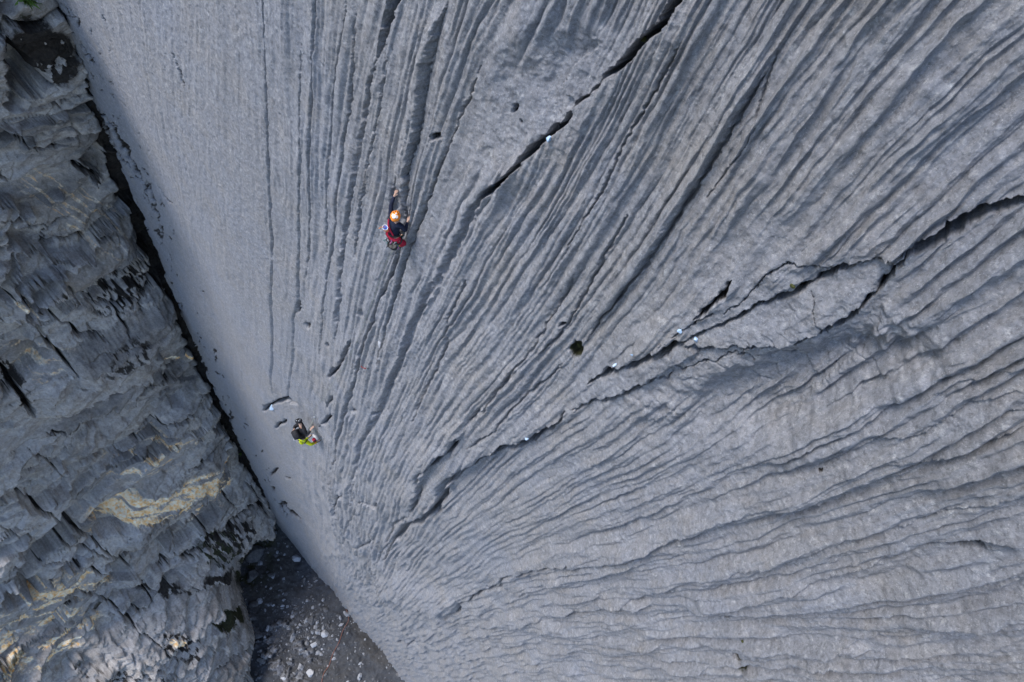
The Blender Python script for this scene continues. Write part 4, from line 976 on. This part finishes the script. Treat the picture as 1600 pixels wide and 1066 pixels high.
for k_ in range(90):
    t = k_*.72; cp.append(A2+Mx2@Vector((.44+math.cos(t)*(.24+rr.uniform(-.03, .03)), .34+rr.uniform(-.05, .05)+.05*math.sin(t), -.62+math.sin(t)*.15+rr.uniform(-.03, .03))))
tag(tube('rope_coil', cp, .012, simple('rope_white', (.62, .60, .58), .8, .3, 90), sub=3), 'whitish coil of rope stacked at the right hip of the belayer', 'rope coil')
# black backpack worn by the belayer
bm = bmesh.new(); bmesh.ops.create_cube(bm, size=1); bmesh.ops.subdivide_edges(bm, edges=list(bm.edges), cuts=5, use_grid_fill=True)
for v in bm.verts:
    c_ = v.co.copy(); rr_ = c_.length; v.co = c_.lerp(c_.normalized()*.55, .45); v.co = Vector((v.co.x*.40, v.co.y*.26, v.co.z*.55))*(1+.04*math.sin(c_.z*22)+.03*math.sin(c_.x*15))
bp = link('backpack', me_from(bm, 'backpack', M_BLK, True), belayer); bp.location = (-.10, .74, -.42); bp.rotation_euler = (-.5, .25, .2)
for k_ in range(7):
    z_ = rng.uniform(-.2, .2); x_ = rng.uniform(-.15, .15)
    tube('strap', [(x_, .10, z_), (x_+.03, .14, z_+.02), (x_+.06, .11, z_+.01)], .012, M_MET if k_ % 2 else M_WHT, bp)
belayer.scale = belayer.scale*1.28
# rope from belayer up to the leader
rp = [A2+Mx2@Vector((.04,.42,-.68)), A2+Mx2@Vector((.02,.25,-.2)), A2+Mx2@Vector((.0,.06,.3))]
for px, py in [(492,640),(505,622),(520,598),(540,570),(560,530),(575,495),(588,460),(598,430),(608,405),(617,390)]:
    p = surf(px, py, SLABP, 3); rp.append(Vector(to_world(p+N*.05)))
A1 = Vector(to_world(a1)); rp += [A1+Mx2@Vector((.02,.10,-.62)), A1+Mx2@Vector((.03,.20,-.37)), A1+Mx2@Vector((.03,.21,-.23))]
tag(tube('climbing_rope', rp, .0055, M_ROPE, sub=5), 'thin pale climbing rope running from the belayer up to the leading climber', 'rope')
# anchor slings and a quickdraw
an = tube('anchor_sling', [A2+Mx2@Vector((.0,.02,.55)), A2+Mx2@Vector((.01,.10,.2)), A2+Mx2@Vector((.02,.28,-.2)), A2+Mx2@Vector((.03,.46,-.66))], .018, M_ROPE)
tag(an, 'pale anchor sling tying the belayer to the wall', 'sling')
bm = bmesh.new(); bmesh.ops.create_cone(bm, segments=10, radius1=.045, radius2=.03, depth=.05, cap_ends=True)
bh = link('bolt_hanger', me_from(bm, 'bolt_hanger', M_MET, True), an); bh.location = A2+Mx2@Vector((.0,.02,.57))
p = Vector(to_world(surf(573, 576, SLABP)+N*.03)); q = Vector(to_world(surf(566, 571, SLABP)+N*.05))
qd = tube('quickdraw', [q, q.lerp(p, .5)+Vector(n_w)*.03, p], .013, simple('red_webbing', (.22, .02, .02))); tag(qd, 'red quickdraw clipped in a runnel halfway between the two climbers', 'quickdraw')
tube('carabiner', [p, p+Vector((0, 0, -.05))+Vector(h_w)*.03, p+Vector((0, 0, -.11)), p+Vector((0, 0, -.05))-Vector(h_w)*.03, p], .008, M_MET, qd)
# orange rope lying on the scree
gp_ = [ground_point(x, y)+Vector((0, 0, .12)) for x, y in [(541,952),(545,968),(536,985),(530,1003),(520,1022),(514,1040),(506,1052),(502,1070)]]
tag(tube('ground_rope', gp_, .030, M_ROPER), 'faded orange rope lying loosely across the scree at the bottom', 'rope')
